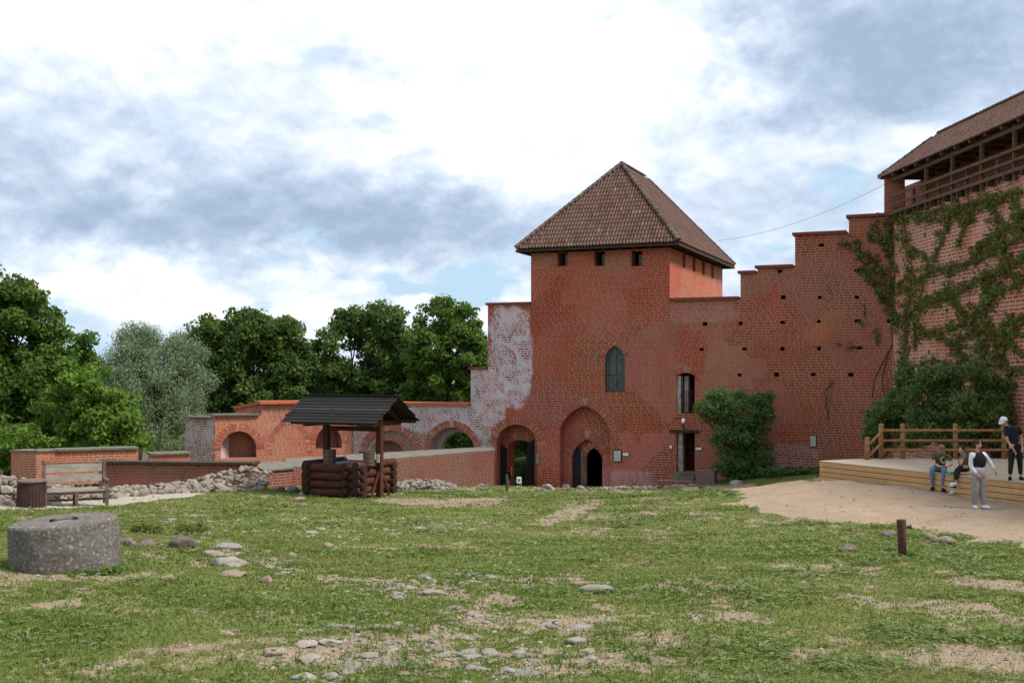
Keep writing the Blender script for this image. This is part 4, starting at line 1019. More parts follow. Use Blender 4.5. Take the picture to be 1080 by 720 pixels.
mb.build('wall', [M['brick_ruin'], M['stone']], lw)
mb = MB(); coping(mb, aL-.05, -.01, zt, 1.0, .07, pl=LB); mb.build('coping', M['concrete'], lw); mb = MB(); coping(mb, 0, aM+.04, zt+.022, 1.0, .07, pl=LA); mb.build('coping', M['concrete'], lw); mb = MB(); coping(mb, LC.S(58)+.05, a145, zt2, 1.0, .08, pl=LC, back=.4); mb.build('coping', M['concrete'], lw); mb = MB(); coping(mb, a160+.02, a200+.05, zt3, 1.0, .08, pl=LC, back=.4); mb.build('coping', M['concrete'], lw)
q = P(104, 0, 41.5); L2 = Plane(q.x, 41.5, .99, -.12)
lw2 = thing('low_wall', 'low dark red brick wall right of the bench above the rubble', 'wall', (L2.pt(3, 0).x, L2.pt(3, 0).y, ground_at(-12, 41)))
zt = L2.Z(489.5, 180); a1 = L2.S(266)
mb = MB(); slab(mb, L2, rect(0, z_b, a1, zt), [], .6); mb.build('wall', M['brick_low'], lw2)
mb = MB(); coping(mb, -.08, a1+.05, zt, .8, .09, pl=L2, back=.3); mb.build('coping', M['wood_dark'], lw2)
def slabblock(label, poly_px, ytop, ybase_z, mt='brick_low', roof='concrete', th_=.06, holes=None):
    poly = [P(px, 0, d).xy for px, d in poly_px]; cx = sum(p[0] for p in poly)/len(poly); cy = sum(p[1] for p in poly)/len(poly)
    t = thing('low_wall', label, 'wall', (cx, cy, ground_at(cx, cy))); zt = ytop
    mb = MB(); mb.prism([tuple(p) for p in poly], ybase_z, zt-th_); mb.build('wall', M[mt], t)
    mb = MB(); big = [((p[0]-cx)*1.0+cx+.05*np.sign(p[0]-cx), (p[1]-cy)+cy+.05*np.sign(p[1]-cy)) for p in poly]
    mb.prism([tuple(p) for p in big], zt-th_+.003, zt); mb.build('coping', M[roof], t); return t
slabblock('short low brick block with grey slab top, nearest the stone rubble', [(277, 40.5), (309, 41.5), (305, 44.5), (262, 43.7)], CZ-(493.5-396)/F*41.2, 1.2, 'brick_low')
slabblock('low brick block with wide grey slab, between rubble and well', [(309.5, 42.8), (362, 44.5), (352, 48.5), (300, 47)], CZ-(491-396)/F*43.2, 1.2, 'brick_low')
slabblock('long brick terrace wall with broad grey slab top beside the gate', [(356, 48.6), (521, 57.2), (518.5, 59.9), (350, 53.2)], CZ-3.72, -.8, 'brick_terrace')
# window-like square scar and flat stones on the terrace face are part of its brick
# ------------------------------------------------------------------ stones
def rock_mesh(seed, sx_=1, sy_=1, sz_=.7, sub=3, rough=.22, flat=0):
    bm = bmesh.new(); bmesh.ops.create_icosphere(bm, subdivisions=sub, radius=1)
    r = random.Random(seed); from mathutils import noise as nz_
    o = Vector((r.uniform(0, 50), r.uniform(0, 50), r.uniform(0, 50)))
    pl_ = [Vector((r.uniform(-1, 1), r.uniform(-1, 1), r.uniform(-.2, 1))).normalized() for _ in range(11)]; pd = [r.uniform(.55, .9) for _ in pl_]
    for v in bm.verts:
        c = v.co.copy()
        for n_, d_ in zip(pl_, pd):                      # split faces like broken fieldstone
            k = c.dot(n_)-d_
            if k > 0: c -= n_*k*.93
        k = 1+rough*nz_.noise(c*1.1+o)+rough*.35*nz_.noise(c*3.1+o)
        v.co = Vector((c.x*k*sx_, c.y*k*sy_, c.z*k*sz_))
    return bm
def rock(name, label, cat, px, py, wpx, hpx, seed=0, mt='stone', group=None, sink=.3, asp=.8, rz=None):
    g = G(px, py); s_ = wpx/F*g.y/2; h_ = hpx/F*g.y
    bm = rock_mesh(seed+int(px*7+py*13), s_, s_*asp, h_*.62, 3, .34)
    me = bpy.data.meshes.new(name); bm.to_mesh(me); bm.free(); me.materials.append(M[mt]); me.polygons.foreach_set('use_smooth', [len(me.polygons) > 0]*len(me.polygons))
    o = bpy.data.objects.new(name, me); C.objects.link(o); o.location = (g.x, g.y+s_*asp*.6, g.z+h_*.2); return tag(o, label, cat, group)
for a in [('boulder', 'rounded dark brown boulder right of the millstone, alone', 188, 578, 33, 19, 'darkstone'),
          ('boulder', 'low grey boulder touching the millstone side', 133, 576, 22, 13, 'darkstone'), ('boulder', 'flat grey boulder second from the millstone', 154, 577, 26, 10, 'darkstone'),
          ('flat_stone', 'pink split flat stone left of the cobbles', 239, 597, 36, 12, 'cobble'), ('flat_stone', 'pale oval flat stone in front of the pink split stone', 242, 608, 36, 9, 'cobble'),
          ('flat_stone', 'small greyish flat stone behind the pink split stone', 222, 587, 28, 9, 'cobble'), ('flat_stone', 'blue-grey stone slab nearest the dark boulder', 238, 578, 34, 8, 'cobble'),
          ('flat_stone', 'lone grey flat boulder in the middle of the lawn', 631, 623, 36, 9, 'stone'), ('boulder', 'brown boulder half buried in the lawn left of the rusty post', 896, 581, 24, 8, 'darkstone'),
          ('boulder', 'pale boulder directly behind the rusty post', 939, 566, 19, 10, 'stone'), ('boulder', 'dark flat boulder at the gravel edge right of the rusty post', 996, 573, 27, 10, 'stone'),
          ('boulder', 'small grey boulder against the dark flat one by the gravel', 983, 569, 14, 9, 'stone'),
          ('boulder', 'big brown boulder on the gravel edge below the shrub', 777.5, 511, 13, 8, 'cobble'), ('boulder', 'grey stone by the doorway steps', 716, 508, 11, 6, 'stone'),
          ('boulder', 'black boulder in the grass between rubble and well', 309, 519, 17, 9, 'darkstone'), ('boulder', 'brown boulder left of the black one by the rubble', 293, 518, 14, 8, 'stone'),
          ('boulder', 'grey boulder at the foot of the stone rubble', 275, 517, 12, 8, 'stone'), ('boulder', 'pale round boulder left of the well', 321, 522, 14, 8, 'cobble'), ('boulder', 'pinkish stone in the grass left of the well', 336-21, 528, 13, 6, 'cobble'),
          ('boulder', 'broad low boulder at the path end by the rubble', 232, 519, 24, 12, 'stone'),
          ('boulder', 'rounded grey boulder in front of the gate, left side', 508, 515.5, 11, 7, 'stone'), ('boulder', 'dark boulder right of the gate opening', 578, 516, 14, 8, 'stone'),
          ('boulder', 'broad pale boulder left of the pointed doorway', 597, 516, 12, 7, 'darkstone'), ('boulder', 'flat stone just under the pointed doorway', 612, 515.5, 13, 5, 'cobble'),
          ('boulder', 'pale flat stone under the information board', 655, 515.5, 13, 5, 'cobble'), ('boulder', 'greenish stone further right of the pointed doorway', 637, 516.5, 10, 5, 'stone'),
          ('boulder', 'grey stone under the blank tower wall', 689, 514, 13, 6, 'stone'), ('boulder', 'small tan stone left of the doorway steps', 676, 515.5, 9, 4, 'cobble'), ('boulder', 'dark round stone in the weeds below the steps', 741, 515, 9, 5, 'darkstone'),
          ('flat_stone', 'light stone at the front left of the foreground cobbles', 287, 690, 28, 9, 'cobble'), ('flat_stone', 'large pale cobble heading the foreground cobbles', 320, 681, 28, 7, 'cobble'), ('flat_stone', 'tilted dark pink stone at the left of the foreground cobbles', 328, 699, 30, 9, 'cobble'),
          ('flat_stone', 'long flat pale stone in the foreground cobbles', 345, 680, 30, 6, 'cobble'), ('flat_stone', 'tan stone at the very bottom of the cobbles', 320, 717, 26, 9, 'cobble'), ('flat_stone', 'blue grey stone at the very bottom of the cobbles', 348, 716, 24, 8, 'cobble'),
          ('flat_stone', 'small white stone alone in the lawn', 307, 588, 13, 7, 'cobble'), ('flat_stone', 'pink stone below the small white one', 281, 614, 12, 9, 'cobble'), ('flat_stone', 'white oval stone in the upper lawn', 346, 576, 14, 5, 'cobble')]:
    nm, lb, px, py, w_, h_, mt_ = a; rock(nm, lb, 'stone', px, py, w_, h_, 1, mt_)
# cobbles, many and alike: copies of eight stones
protos = []
for i in range(8):
    bm = rock_mesh(100+i, 1, random.uniform(.6, .85), random.uniform(.22, .36), 3, .35); me = bpy.data.meshes.new('cobble'); bm.to_mesh(me); bm.free()
    me.materials.append(M['cobble']); me.polygons.foreach_set('use_smooth', [True]*len(me.polygons)); protos.append(me)
def cobbles(zone, n, label, group, s0, s1, rnd):
    (a, b, w_, s_) = zone
    for i in range(n):
        t_ = rnd.random(); off = max(-1, min(1, rnd.gauss(0, .5)))
        px = a[0]+(b[0]-a[0])*t_+rnd.uniform(-10, 10); py = a[1]+(b[1]-a[1])*t_+off*w_
        if py > 722 or py < 530: continue
        g = G(px, py); sz = rnd.uniform(s0, s1)*(1+.8*(rnd.random() < .12))
        o = bpy.data.objects.new('cobble', rnd.choice(protos)); C.objects.link(o)
        o.scale = (sz, sz, sz); o.rotation_euler = (rnd.uniform(-.12, .12), rnd.uniform(-.12, .12), rnd.uniform(0, 6.28)); o.location = (g.x, g.y, g.z+sz*rnd.uniform(-.15, .05)); tag(o, label, 'cobblestone', group)
rn = random.Random(5)
cobbles(COBZ[0], 78, 'worn cobble among those crowding the bottom of the lawn', 'cobbles at the bottom of the lawn', .045, .095, rn)
cobbles(COBZ[1], 32, 'worn cobble in the strip above the bottom cobbles', 'cobbles in the strip above the bottom cobbles', .05, .10, rn)
cobbles(COBZ[2], 58, 'small cobble in the dusty patch mid lawn', 'cobbles in the dusty patch mid lawn', .045, .095, rn)
cobbles(COBZ[3], 30, 'flat cobble near the pink split stone', 'cobbles near the pink split stone', .05, .13, rn)
cobbles(COBZ[4], 34, 'pale cobble in the grass in front of the well', 'cobbles in front of the well', .06, .13, rn)
cobbles(COBZ[5], 26, 'pale cobble in the grass between bench and well', 'cobbles between bench and well', .06, .13, rn)
cobbles(((420, 528), (560, 522), 4, 1), 18, 'flat pale stone on the bare strip before the gate', 'stones on the bare strip before the gate', .10, .22, rn)
cobbles(((560, 640), (640, 690), 14, 1), 10, 'scattered cobble right of the bottom cobbles', 'cobbles right of the bottom cobbles', .05, .10, rn)
# dry rubble: one heap each
def rubble(label, base, crest, n, smin, smax, depth=1.0, seed=0, mt='stone', name='rubble_wall'):
    """base, crest: lists of photo points along the foot and the top of the heap"""
    r = random.Random(seed); bp = [G(*p) for p in base]; mb = MB()
    cen = sum(bp, Vector())/len(bp); t = thing(name, label, 'rubble', tuple(cen)); bms = [rock_mesh(seed*31+i, 1, .8, .62, 1, .25) for i in range(7)]
    dat = []
    for b_ in bms: b_.verts.ensure_lookup_table(); dat.append(([v.co.copy() for v in b_.verts], [[v.index for v in f.verts] for f in b_.faces])); b_.free()
    for i in range(n):
        u_ = r.random()*(len(base)-1); k = int(u_); f_ = u_-k; b0 = bp[k].lerp(bp[k+1], f_); px = base[k][0]*(1-f_)+base[k+1][0]*f_
        py1 = crest[k][1]*(1-f_)+crest[k+1][1]*f_; zc = CZ-(py1-HY)/F*(b0.y+depth*.5)
        w_ = r.random(); hgt = max(zc-b0.z, .1); z = b0.z+hgt*w_; dy = depth*(.05+.5*w_)+r.uniform(-.1, .1)+r.random()*depth*.4*(w_ > .6)
        s_ = r.uniform(smin, smax)*(1-.35*w_); vs, fs = dat[r.randrange(7)]; R = Matrix.Rotation(r.uniform(0, 6.28), 3, 'Z') @ Matrix.Rotation(r.uniform(-.5, .5), 3, 'X')
        c = Vector((b0.x+r.uniform(-.1, .1), b0.y+dy, min(z, zc-s_*.4))); mb.add([c+R @ (v*s_) for v in vs], fs, 0, r.random())
    mb.build('stones', M[mt], t, smooth=False, weld=False)
rubble('dry stone rubble rising beside the low brick wall', [(112, 524), (150, 521.5), (190, 519.5), (222, 519), (250, 518), (278, 516)], [(112, 513), (150, 511.5), (185, 507), (215, 499), (240, 491.5), (272, 498)], 380, .10, .27, 1.1, 1)
rubble('field stone rubble at the left edge behind the bin', [(-30, 533), (0, 532), (22, 531.5), (55, 531)], [(-30, 502), (0, 503), (22, 509), (55, 513)], 170, .14, .30, .9, 2)
rubble('low stone footing behind the bench', [(40, 530), (80, 528), (118, 525)], [(40, 514), (80, 516), (118, 515)], 120, .10, .2, .8, 3)
rubble('dark heap of stones at the foot of the terrace wall', [(402, 516.5), (430, 516), (455, 516), (478, 515.5)], [(402, 508), (430, 506), (455, 505), (478, 511)], 150, .12, .28, .9, 4, 'stone', 'stone_heap')
rubble('low line of stones along the foot of the tower', [(565, 517), (640, 516.5), (700, 514.5), (735, 513)], [(565, 514), (640, 513.5), (700, 511.5), (735, 510)], 130, .07, .17, .5, 5, 'stone', 'stone_row')
# big squared block right of the steps
t = MB(); g = G(747, 511); t.box((g.x, g.y+.5, g.z+.28), (.9, .7, .72), R_, taper=.93); tag(t.build('stone_block', M['darkstone']), 'big squared dark stone block between doorway and shrub', 'stone block')
# millstone
g = G(66, 604); D_ = 13.75; R0 = .625
mcen = Vector(((67-HX)/F*D_, D_, CZ-(547.5-HY)/F*D_)); mz0 = -.74
mb = MB(); prof = [(.155, -.10), (.155, -.012), (.19, 0), (.38, .004), (.57, 0), (.612, -.012), (R0, -.035), (R0+.008, -.3), (R0+.004, -.5), (R0-.02, mz0), (0.0, mz0)]
from mathutils import noise as nzz
nn = 72; vs = []; 
for i, (r, z) in enumerate(prof):
    for k in range(nn):
        a = 2*math.pi*k/nn; q = Vector((r*math.cos(a), r*math.sin(a), z)); d_ = nzz.noise(q*6)*.012+nzz.noise(q*19)*.006
        if i < 2:                                         # the eye of the stone is square
            f_ = 1/max(abs(math.cos(a)), abs(math.sin(a))); q.x *= f_*1.05; q.y *= f_*1.05
        q += Vector((math.cos(a), math.sin(a), 0))*d_*(1 if i > 4 else 0)+Vector((0, 0, d_*(i < 6 and i > 1))); vs.append(q)
fs = [[i*nn+k, (i+1)*nn+k, (i+1)*nn+(k+1) % nn, i*nn+(k+1) % nn] for i in range(len(prof)-1) for k in range(nn)]
ms = thing('millstone', 'big round lichened millstone lying in the grass', 'millstone', tuple(mcen)); ms.rotation_euler = (0, math.radians(-3.8), math.radians(20))
mb.add(vs, fs); mb.build('stone', M['mill'], ms, smooth=False, local=True)
mb = MB(); mb.sphere((0.0, -.02, -.055), (.19, .17, .045), 16, 8); mb.build('eye_filling', M['cobble'], ms, True, local=True)

# ------------------------------------------------------------------ bench, bin, post
g = G(84, 532); D_ = 29.0; bx = P(78.5, 0, D_); bench = thing('park_bench', 'grey weathered wooden bench with armrests beside the litter bin', 'bench', (bx.x, D_, ground_at(bx.x, D_)), math.radians(26))
BW = 1.45
def bpart(n, bxs, m='bench_dark'):
    mb = MB(); [mb.box(c, s_) for c, s_ in bxs]; mb.build(n, M[m], bench, local=True)
# local x along the bench, -y to the front
bpart('backrest', [((0, .05, .93), (BW-.12, .035, .21))], 'bench'); bpart('backrest', [((0, .03, .67), (BW-.12, .035, .19))], 'bench')
bpart('backrest_cap', [((0, .055, 1.06), (BW, .05, .035))])
bpart('seat', [((0, -.1-.14*i, .42-.008*i), (BW-.02, .125, .04)) for i in range(4)], 'bench')
for sx_ in (-1, 1):
    mb = MB(); mb.beam((sx_*BW/2, .0, 0), (sx_*BW/2, .09, 1.08), .075, .075, up=(1, 0, 0)); mb.sphere((sx_*BW/2, .09, 1.11), .045, 10, 6); mb.build('rear_leg', M['bench_dark'], bench, local=True)
    bpart('leg', [((sx_*BW/2, -.56, .31), (.075, .075, .62))]); bpart('armrest', [((sx_*BW/2, -.28, .645), (.085, .72, .045))]); bpart('side_rail', [((sx_*BW/2, -.28, .36), (.05, .5, .08)), ((sx_*BW/2, -.28, .15), (.04, .5, .05))])
bpart('leg', [((0, -.54, .19), (.075, .075, .39))]); bpart('leg', [((0, .0, .19), (.075, .075, .39))])
bpart('stretcher', [((0, -.54, .345), (BW-.08, .035, .08)), ((0, .0, .345), (BW-.08, .035, .08)), ((0, -.27, .15), (BW-.06, .04, .05))])
for x_ in (-1, 1): bpart('support', [((x_*.36, -.27, .345), (.05, .5, .07))])
bc = G(33, 534); bin_ = thing('litter_bin', 'dark brown slatted litter bin left of the bench', 'bin', tuple(bc))
mb = MB()
for i in range(26):
    a = 2*math.pi*i/26; r = .315; mb.box((r*math.cos(a), r*math.sin(a), .32), (.07, .022, .60), Matrix.Rotation(a+math.pi/2, 3, 'Z') @ Matrix.Rotation(math.radians(-3), 3, 'X'))
mb.build('slats', M['bin'], bin_, local=True)
mb = MB(); mb.tube([(0, 0, .03), (0, 0, .56)], [.27, .29], 20); mb.build('liner', M['black'], bin_, local=True)
mb = MB(); mb.tube([(0, 0, .6), (0, 0, .635), (0, 0, .655)], [.34, .34, .30], 26); mb.build('lid', M['bench_dark'], bin_, local=True)
mb = MB(); mb.beam((-.30, .05, 0), (-.34, .1, .72), .07, .05, up=(0, 1, 0)); mb.beam((-.34, .1, .70), (-.16, .12, .55), .06, .05); mb.beam((.34, 0, 0), (.36, 0, .62), .04, .04, up=(0, 1, 0)); mb.build('stand', M['bench_dark'], bin_, local=True)
g = G(952, 588); bo = thing('rusty_post', 'rusty iron pipe post with a short side stub in the grass', 'post', tuple(g)); bo.rotation_euler = (0, math.radians(-2), 0)
mb = MB(); mb.tube([(0, 0, -.05), (0, 0, .54), (0, 0, .555)], [.06, .064, .058], 18); mb.build('pipe', M['rust'], bo, True, local=True)
mb = MB(); mb.tube([(0, 0, .44), (0, 0, .565)], [.068, .068], 18); mb.build('collar', M['rust'], bo, local=True)
mb = MB(); mb.tube([(.05, -.01, .455), (.115, -.02, .455)], .016, 10); mb.tube([(.10, -.02, .455), (.135, -.024, .455)], .028, 10); mb.build('stub', M['rust'], bo, local=True)
g = G(534.5, 519); tk = MB(); tk.tube([g-Vector((0, 0, .1)), g+Vector((.01, 0, .45)), g+Vector((0, 0, .72))], [.06, .055, .05], 8); tag(tk.build('wooden_stake', M['bark']), 'short brown wooden stake in the grass before the gate', 'stake')
g = G(547.5, 516.5); t = thing('ground_sign', 'tiny white sign on a peg inside the gate', 'sign', (g.x, g.y, g.z)); mb = MB(); mb.box((0, 0, .42), (.2, .03, .26)); mb.build('board', M['white'], t, local=True); mb = MB(); mb.tube([(0, .02, -.05), (0, .02, .4)], .015, 6); mb.build('peg', M['grey'], t, local=True); mb = MB(); mb.box((0, -.02, .42), (.1, .006, .12)); mb.build('lettering', M['grey'], t, local=True)

# ------------------------------------------------------------------ log well with a roof
wc = Vector((-4.0, 35.1, 0)); WR = math.radians(-27)
well = thing('log_well', 'roofed draw well with a dark red log curb and tarred board roof', 'well', (-4.95, 35.0, ground_at(-4.95, 34.6)), WR)
# measured: front eave right end x=-4.06,y=34 ; roof length 3.35, gable 2.4
def toL(v):
    d = Vector((v[0]+4.95, v[1]-35.0, 0)); c, s_ = math.cos(-WR), math.sin(-WR); return Vector((d.x*c-d.y*s_, d.x*s_+d.y*c, 0))
ER = toL((-4.06, 34.0)); zg = well.location.z
ze = CZ-(447.2-HY)/F*34-zg; zr_ = CZ-(418.3-HY)/F*35.1-zg
RL, GW = 3.6, 2.5; x1 = ER.x; x0 = x1-RL; y0 = ER.y; y1 = y0+GW; ym = (y0+y1)/2
for s_, (ya, yb) in enumerate(((y0, ym), (y1, ym))):
    mb = MB(); n = 9
    # boards run along the roof, lapped
    for i in range(n):
        k0, k1 = i/n, (i+1.25)/n
        k1 = min(k1, 1.03); a = Vector((x0, ya+(yb-ya)*k0, ze+(zr_-ze)*k0+.03)); b = Vector((x0, ya+(yb-ya)*k1, ze+(zr_-ze)*k1))
        e0, e1 = random.uniform(-.04, .04), random.uniform(-.04, .04)
        dn = Vector((0, 0, -.025)); A_ = [a+Vector((e0, 0, 0)), Vector((x1+e1, a.y, a.z)), Vector((x1+e1, b.y, b.z)), b+Vector((e0, 0, 0))]
        mb.add(A_+[q+dn for q in A_], [[0, 1, 2, 3], [7, 6, 5, 4], [0, 4, 5, 1], [1, 5, 6, 2], [2, 6, 7, 3], [3, 7, 4, 0]], 0, random.random())
    mb.build('roof_panel', M['roof_board'], well, local=True)
mb = MB(); mb.beam((x0-.02, ym, zr_+.03), (x1+.02, ym, zr_+.03), .16, .04); mb.build('ridge_board', M['roof_board'], well, local=True)
def lx_at(px, ly):
    c, s_ = math.cos(WR), math.sin(WR); k = (px-HX)/F          # x = -4.95+lx*c-ly*s ; y = 35+lx*s+ly*c ; x = k*y
    return (k*(35.0+ly*c)+4.95+ly*s_)/(c-k*s_)
pxr = lx_at(400.5, ym); pxl = lx_at(344.5, ym)
for x_ in (pxl, pxr):
    mb = MB(); mb.beam((x_, ym, -.1), (x_, ym, zr_-.12), .17, .17, up=(0, 1, 0)); mb.build('post', M['wood_post'], well, local=True)
    mb = MB()
    for s_ in (-1, 1): mb.beam((x_, ym, zr_-.09), (x_, ym+s_*(GW/2-.06), ze-.04), .08, .12); 
    mb.beam((x_, y0+.08, ze-.05), (x_, y1-.08, ze-.05), .09, .13); mb.build('rafter_frame', M['wood_post'], well, local=True)
    for s_ in (-1, 1):
        mb = MB(); mb.beam((x_, ym+s_*.42, ze-.06), (x_, ym+s_*.03, ze-.55+.1), .07, .07, up=(1, 0, 0)) if False else mb.beam((x_+.02, ym+s_*.5, .0), (x_+.02, ym+s_*.06, .78), .06, .06, up=(1, 0, 0)); mb.build('brace', M['wood_post'], well, local=True)
for yy_ in (y0+.12, y1-.12):
    mb = MB(); mb.beam((x0+.35, yy_, ze-.0), (x1-.1, yy_, ze-.0), .1, .11); mb.build('eave_beam', M['wood_post'], well, local=True)
mb = MB(); mb.beam((pxl-.5, ym, zr_-.1), (x1-.1, ym, zr_-.1), .1, .12); mb.build('ridge_beam', M['wood_post'], well, local=True)
# curb: crossed logs
cy0_ = ym-.84; cx1 = lx_at(379, cy0_); cx0 = lx_at(326, cy0_); cy0 = ym-.84; cy1 = ym+.84; r_ = .128
for i in range(4):
    z = .12+i*.252
    for (a, b) in (((cx0-.2, cy0, z), (cx1+.2, cy0, z)), ((cx0-.2, cy1, z), (cx1+.2, cy1, z))):
        mb = MB(); rj = r_*random.uniform(.94, 1.04); mb.tube([a, b], rj, 16, cap=False); 
        for q, sg in ((a, -1), (b, 1)): mb.tube([Vector(q), Vector(q)+Vector((sg*.012, 0, 0))], rj*.97, 16, m=1)
        mb.build('log', [M['wood_red'], M['wood_end']], well, local=True)
    z += .1
    for (a, b) in (((cx0, cy0-.2, z), (cx0, cy1+.2, z)), ((cx1, cy0-.2, z), (cx1, cy1+.2, z))):
        mb = MB(); rj = r_*random.uniform(.94, 1.04); mb.tube([a, b], rj, 16, cap=False)
        for q, sg in ((a, -1), (b, 1)): mb.tube([Vector(q), Vector(q)+Vector((0, sg*.012, 0))], rj*.97, 16, m=1)
        mb.build('log', [M['wood_red'], M['wood_end']], well, local=True)
for (xc, zc_) in ((cx1-.42, 0),):                          # stub logs of a dividing wall show on the front
    for i in range(4):
        mb = MB(); mb.tube([(xc, cy0-.24, .2+i*.25), (xc, cy1, .2+i*.25)], .115, 14, cap=False); mb.tube([(xc, cy0-.255, .2+i*.25), (xc, cy0-.24, .2+i*.25)], .11, 14, m=1); mb.build('log', [M['wood_red'], M['wood_end']], well, local=True)
mb = MB(); mb.box(((cx0+cx1)/2, (cy0+cy1)/2, .95), (cx1-cx0-.1, 1.56, .05)); mb.build('well_cover', M['black'], well, local=True)
mb = MB(); mb.tube([(pxl+.06, ym, ze-.22), (pxr-.06, ym, ze-.22)], .075, 14); mb.build('windlass', M['wood_post'], well, local=True)
mb = MB(); mb.tube([(pxl+.95, ym-.07, ze-.25), (pxl+.93, ym-.3, 1.35), (pxl+1.05, ym-.5, 1.16)], .011, 5); mb.tube([(pxl+1.2, ym-.07, ze-.25), (pxl+1.5, ym-.3, 1.45), (pxl+1.75, ym-.35, 1.3)], .011, 5); mb.tube([(pxl+1.3, ym+.2, 1.7), (pxl+1.75, ym-.2, 1.2)], .012, 5); mb.build('rope', M['mortar'], well, local=True)
mb = MB(); mb.box((pxr+.0, ym-.095, 1.17), (.11, .012, .26)); mb.build('notice', M['white'], well, local=True)
def bucket(label, lx, ly, r, h):
    c, s_ = math.cos(WR), math.sin(WR); x = -4.95+lx*c-ly*s_; y = 35.0+lx*s_+ly*c
    t = thing('bucket', label, 'bucket', (x, y, zg+.98)); mb = MB(); vs = []; n = 20
    prof = [(r*.86, 0), (r, h), (r*.9, h), (r*.78, .04), (0, .04)]
    mb.sphere((0, 0, 0), .001, 3, 2)
    vs = [Vector((q*math.cos(2*math.pi*k/n), q*math.sin(2*math.pi*k/n), z)) for q, z in prof for k in range(n)]
    mb.add(vs, [[i*n+k, i*n+(k+1) % n, (i+1)*n+(k+1) % n, (i+1)*n+k] for i in range(len(prof)-1) for k in range(n)]); mb.build('staves', M['bench_dark2'], t, local=True)
    for z_ in (h*.18, h*.5, h*.8):
        q = r*(.86+.14*z_/h)+.006; mb = MB(); mb.tube([(0, 0, z_), (0, 0, z_+.03)], q, n, cap=False); mb.build('hoop', M['bark'], t, local=True)
    mb = MB(); mb.tube([(r*math.cos(a), 0, h+.02+.2*math.sin(a)*(-.9)) for a in np.linspace(0, math.pi, 9)], .01, 5); mb.build('handle', M['black'], t, local=True)
M['bench_dark2'] = noisy('bucket_staves', (.14, .105, .07), (.08, .06, .045), 9, stretch=(1, 1, .2))
bucket('wooden bucket on the left of the log curb', lx_at(347.5, ym-.5), ym-.5, .215, .44); bucket('wooden bucket beside the post with the white notice', lx_at(389, ym-.5), ym-.5, .19, .44)

# ------------------------------------------------------------------ wooden stage and railing
zt = CZ-2.68; stage = thing('wooden_stage', 'new pine plank stage with a log railing in front of the ivy', 'stage', (14, 32, zt-.6))
PA = Vector((9.72, 35.9)); PBk = Vector((11.3, 36.85)); PC = Vector((18.55, 36.85)); PE = Vector((12.93, 28.7)); dE = (PE-PA).normalized(); PF = PA+dE*((PA.y-24)/-dE.y); PG = Vector((19.2, 24))
poly = [PA, PF, PG, PC, PBk]
mb = MB()                                                   # planks run along the back edge
yy = 24.0; 
def xrange_(y):
    xl = PA.x+(PA.y-y)*(-dE.x/dE.y) if y < PA.y else PA.x+(y-PA.y)*(PBk.x-PA.x)/(PBk.y-PA.y)
    return xl, 18.6+(36.85-y)*.05
while yy < 36.84:
    y2 = min(yy+.145, 36.85)
    a0, b0 = xrange_(yy); a1, b1 = xrange_(y2-.008); a0 -= .03; a1 -= .03
    zj = zt+random.uniform(-.002, .002)
    vs = [(a0, yy, zj), (b0, yy, zj), (b1, y2-.008, zj), (a1, y2-.008, zj)]; mb.add(vs+[(x, y, z-.03) for x, y, z in vs], [[0, 1, 2, 3], [0, 4, 5, 1], [1, 5, 6, 2], [2, 6, 7, 3], [3, 7, 4, 0]], 0, random.random()); yy = y2
mb.build('deck', M['wood_deck'], stage)
mb = MB(); 
for q in range(4):
    z = zt-.035-.155*q-.073; L = (PF-PA).length; x = 0
    while x < L:
        x2 = min(x+random.choice((3.6, 4.2, 3.0)), L); a = PA+dE*x; b = PA+dE*(x2-.006); n_ = Vector((dE.y, -dE.x)); mb.beam((a.x, a.y, z), (b.x, b.y, z), .035, .137, t=random.random()); x = x2
mb.build('front_board', M['wood_new'], stage)
mb = MB(); b2 = (PBk-PA).normalized()
for q in range(4): z = zt-.035-.155*q-.073; mb.beam((PA.x+.02, PA.y+.02, z), (PBk.x, PBk.y, z), .035, .137, t=random.random())
mb.build('side_board', M['wood_new'], stage)
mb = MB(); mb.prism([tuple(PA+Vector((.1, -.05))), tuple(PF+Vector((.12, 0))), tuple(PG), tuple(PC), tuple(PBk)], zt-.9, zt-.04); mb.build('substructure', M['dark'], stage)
rl = thing('log_railing', 'round post log railing along the back of the stage', 'railing', (15, 36.7, zt))
def rpost(x, y, h):
    mb = MB(); mb.tube([(x, y, zt-.02), (x, y, zt+h-.06)], .078, 14); mb.sphere((x, y, zt+h-.05), (.086, .086, .075), 12, 8); mb.build('post', M['wood_rail'], rl, True)
yr = 36.68
def xr_(px): return (px-HX)/F*yr
pxs = [929.3, 952.2, 1007.8, 1058.9, 1110]
for px in pxs: rpost(xr_(px), yr, 1.12)
rpost(xr_(911.3), 36.35, .70)
for py in (453.6, 464.3, 474.2):
    z = CZ-(py-HY)/F*yr; mb = MB(); mb.tube([(xr_(929), yr-.07, z), (19.0, yr-.07, z)], .045, 10); mb.build('rail', M['wood_rail'], rl, True)
for py, p2 in ((454, 470), (466, 482)):
    mb = MB(); mb.tube([(xr_(930), yr-.07, CZ-(py-HY)/F*yr), (xr_(911), 36.28, CZ-(p2-HY)/F*36.3)], .045, 10); mb.build('rail', M['wood_rail'], rl, True)

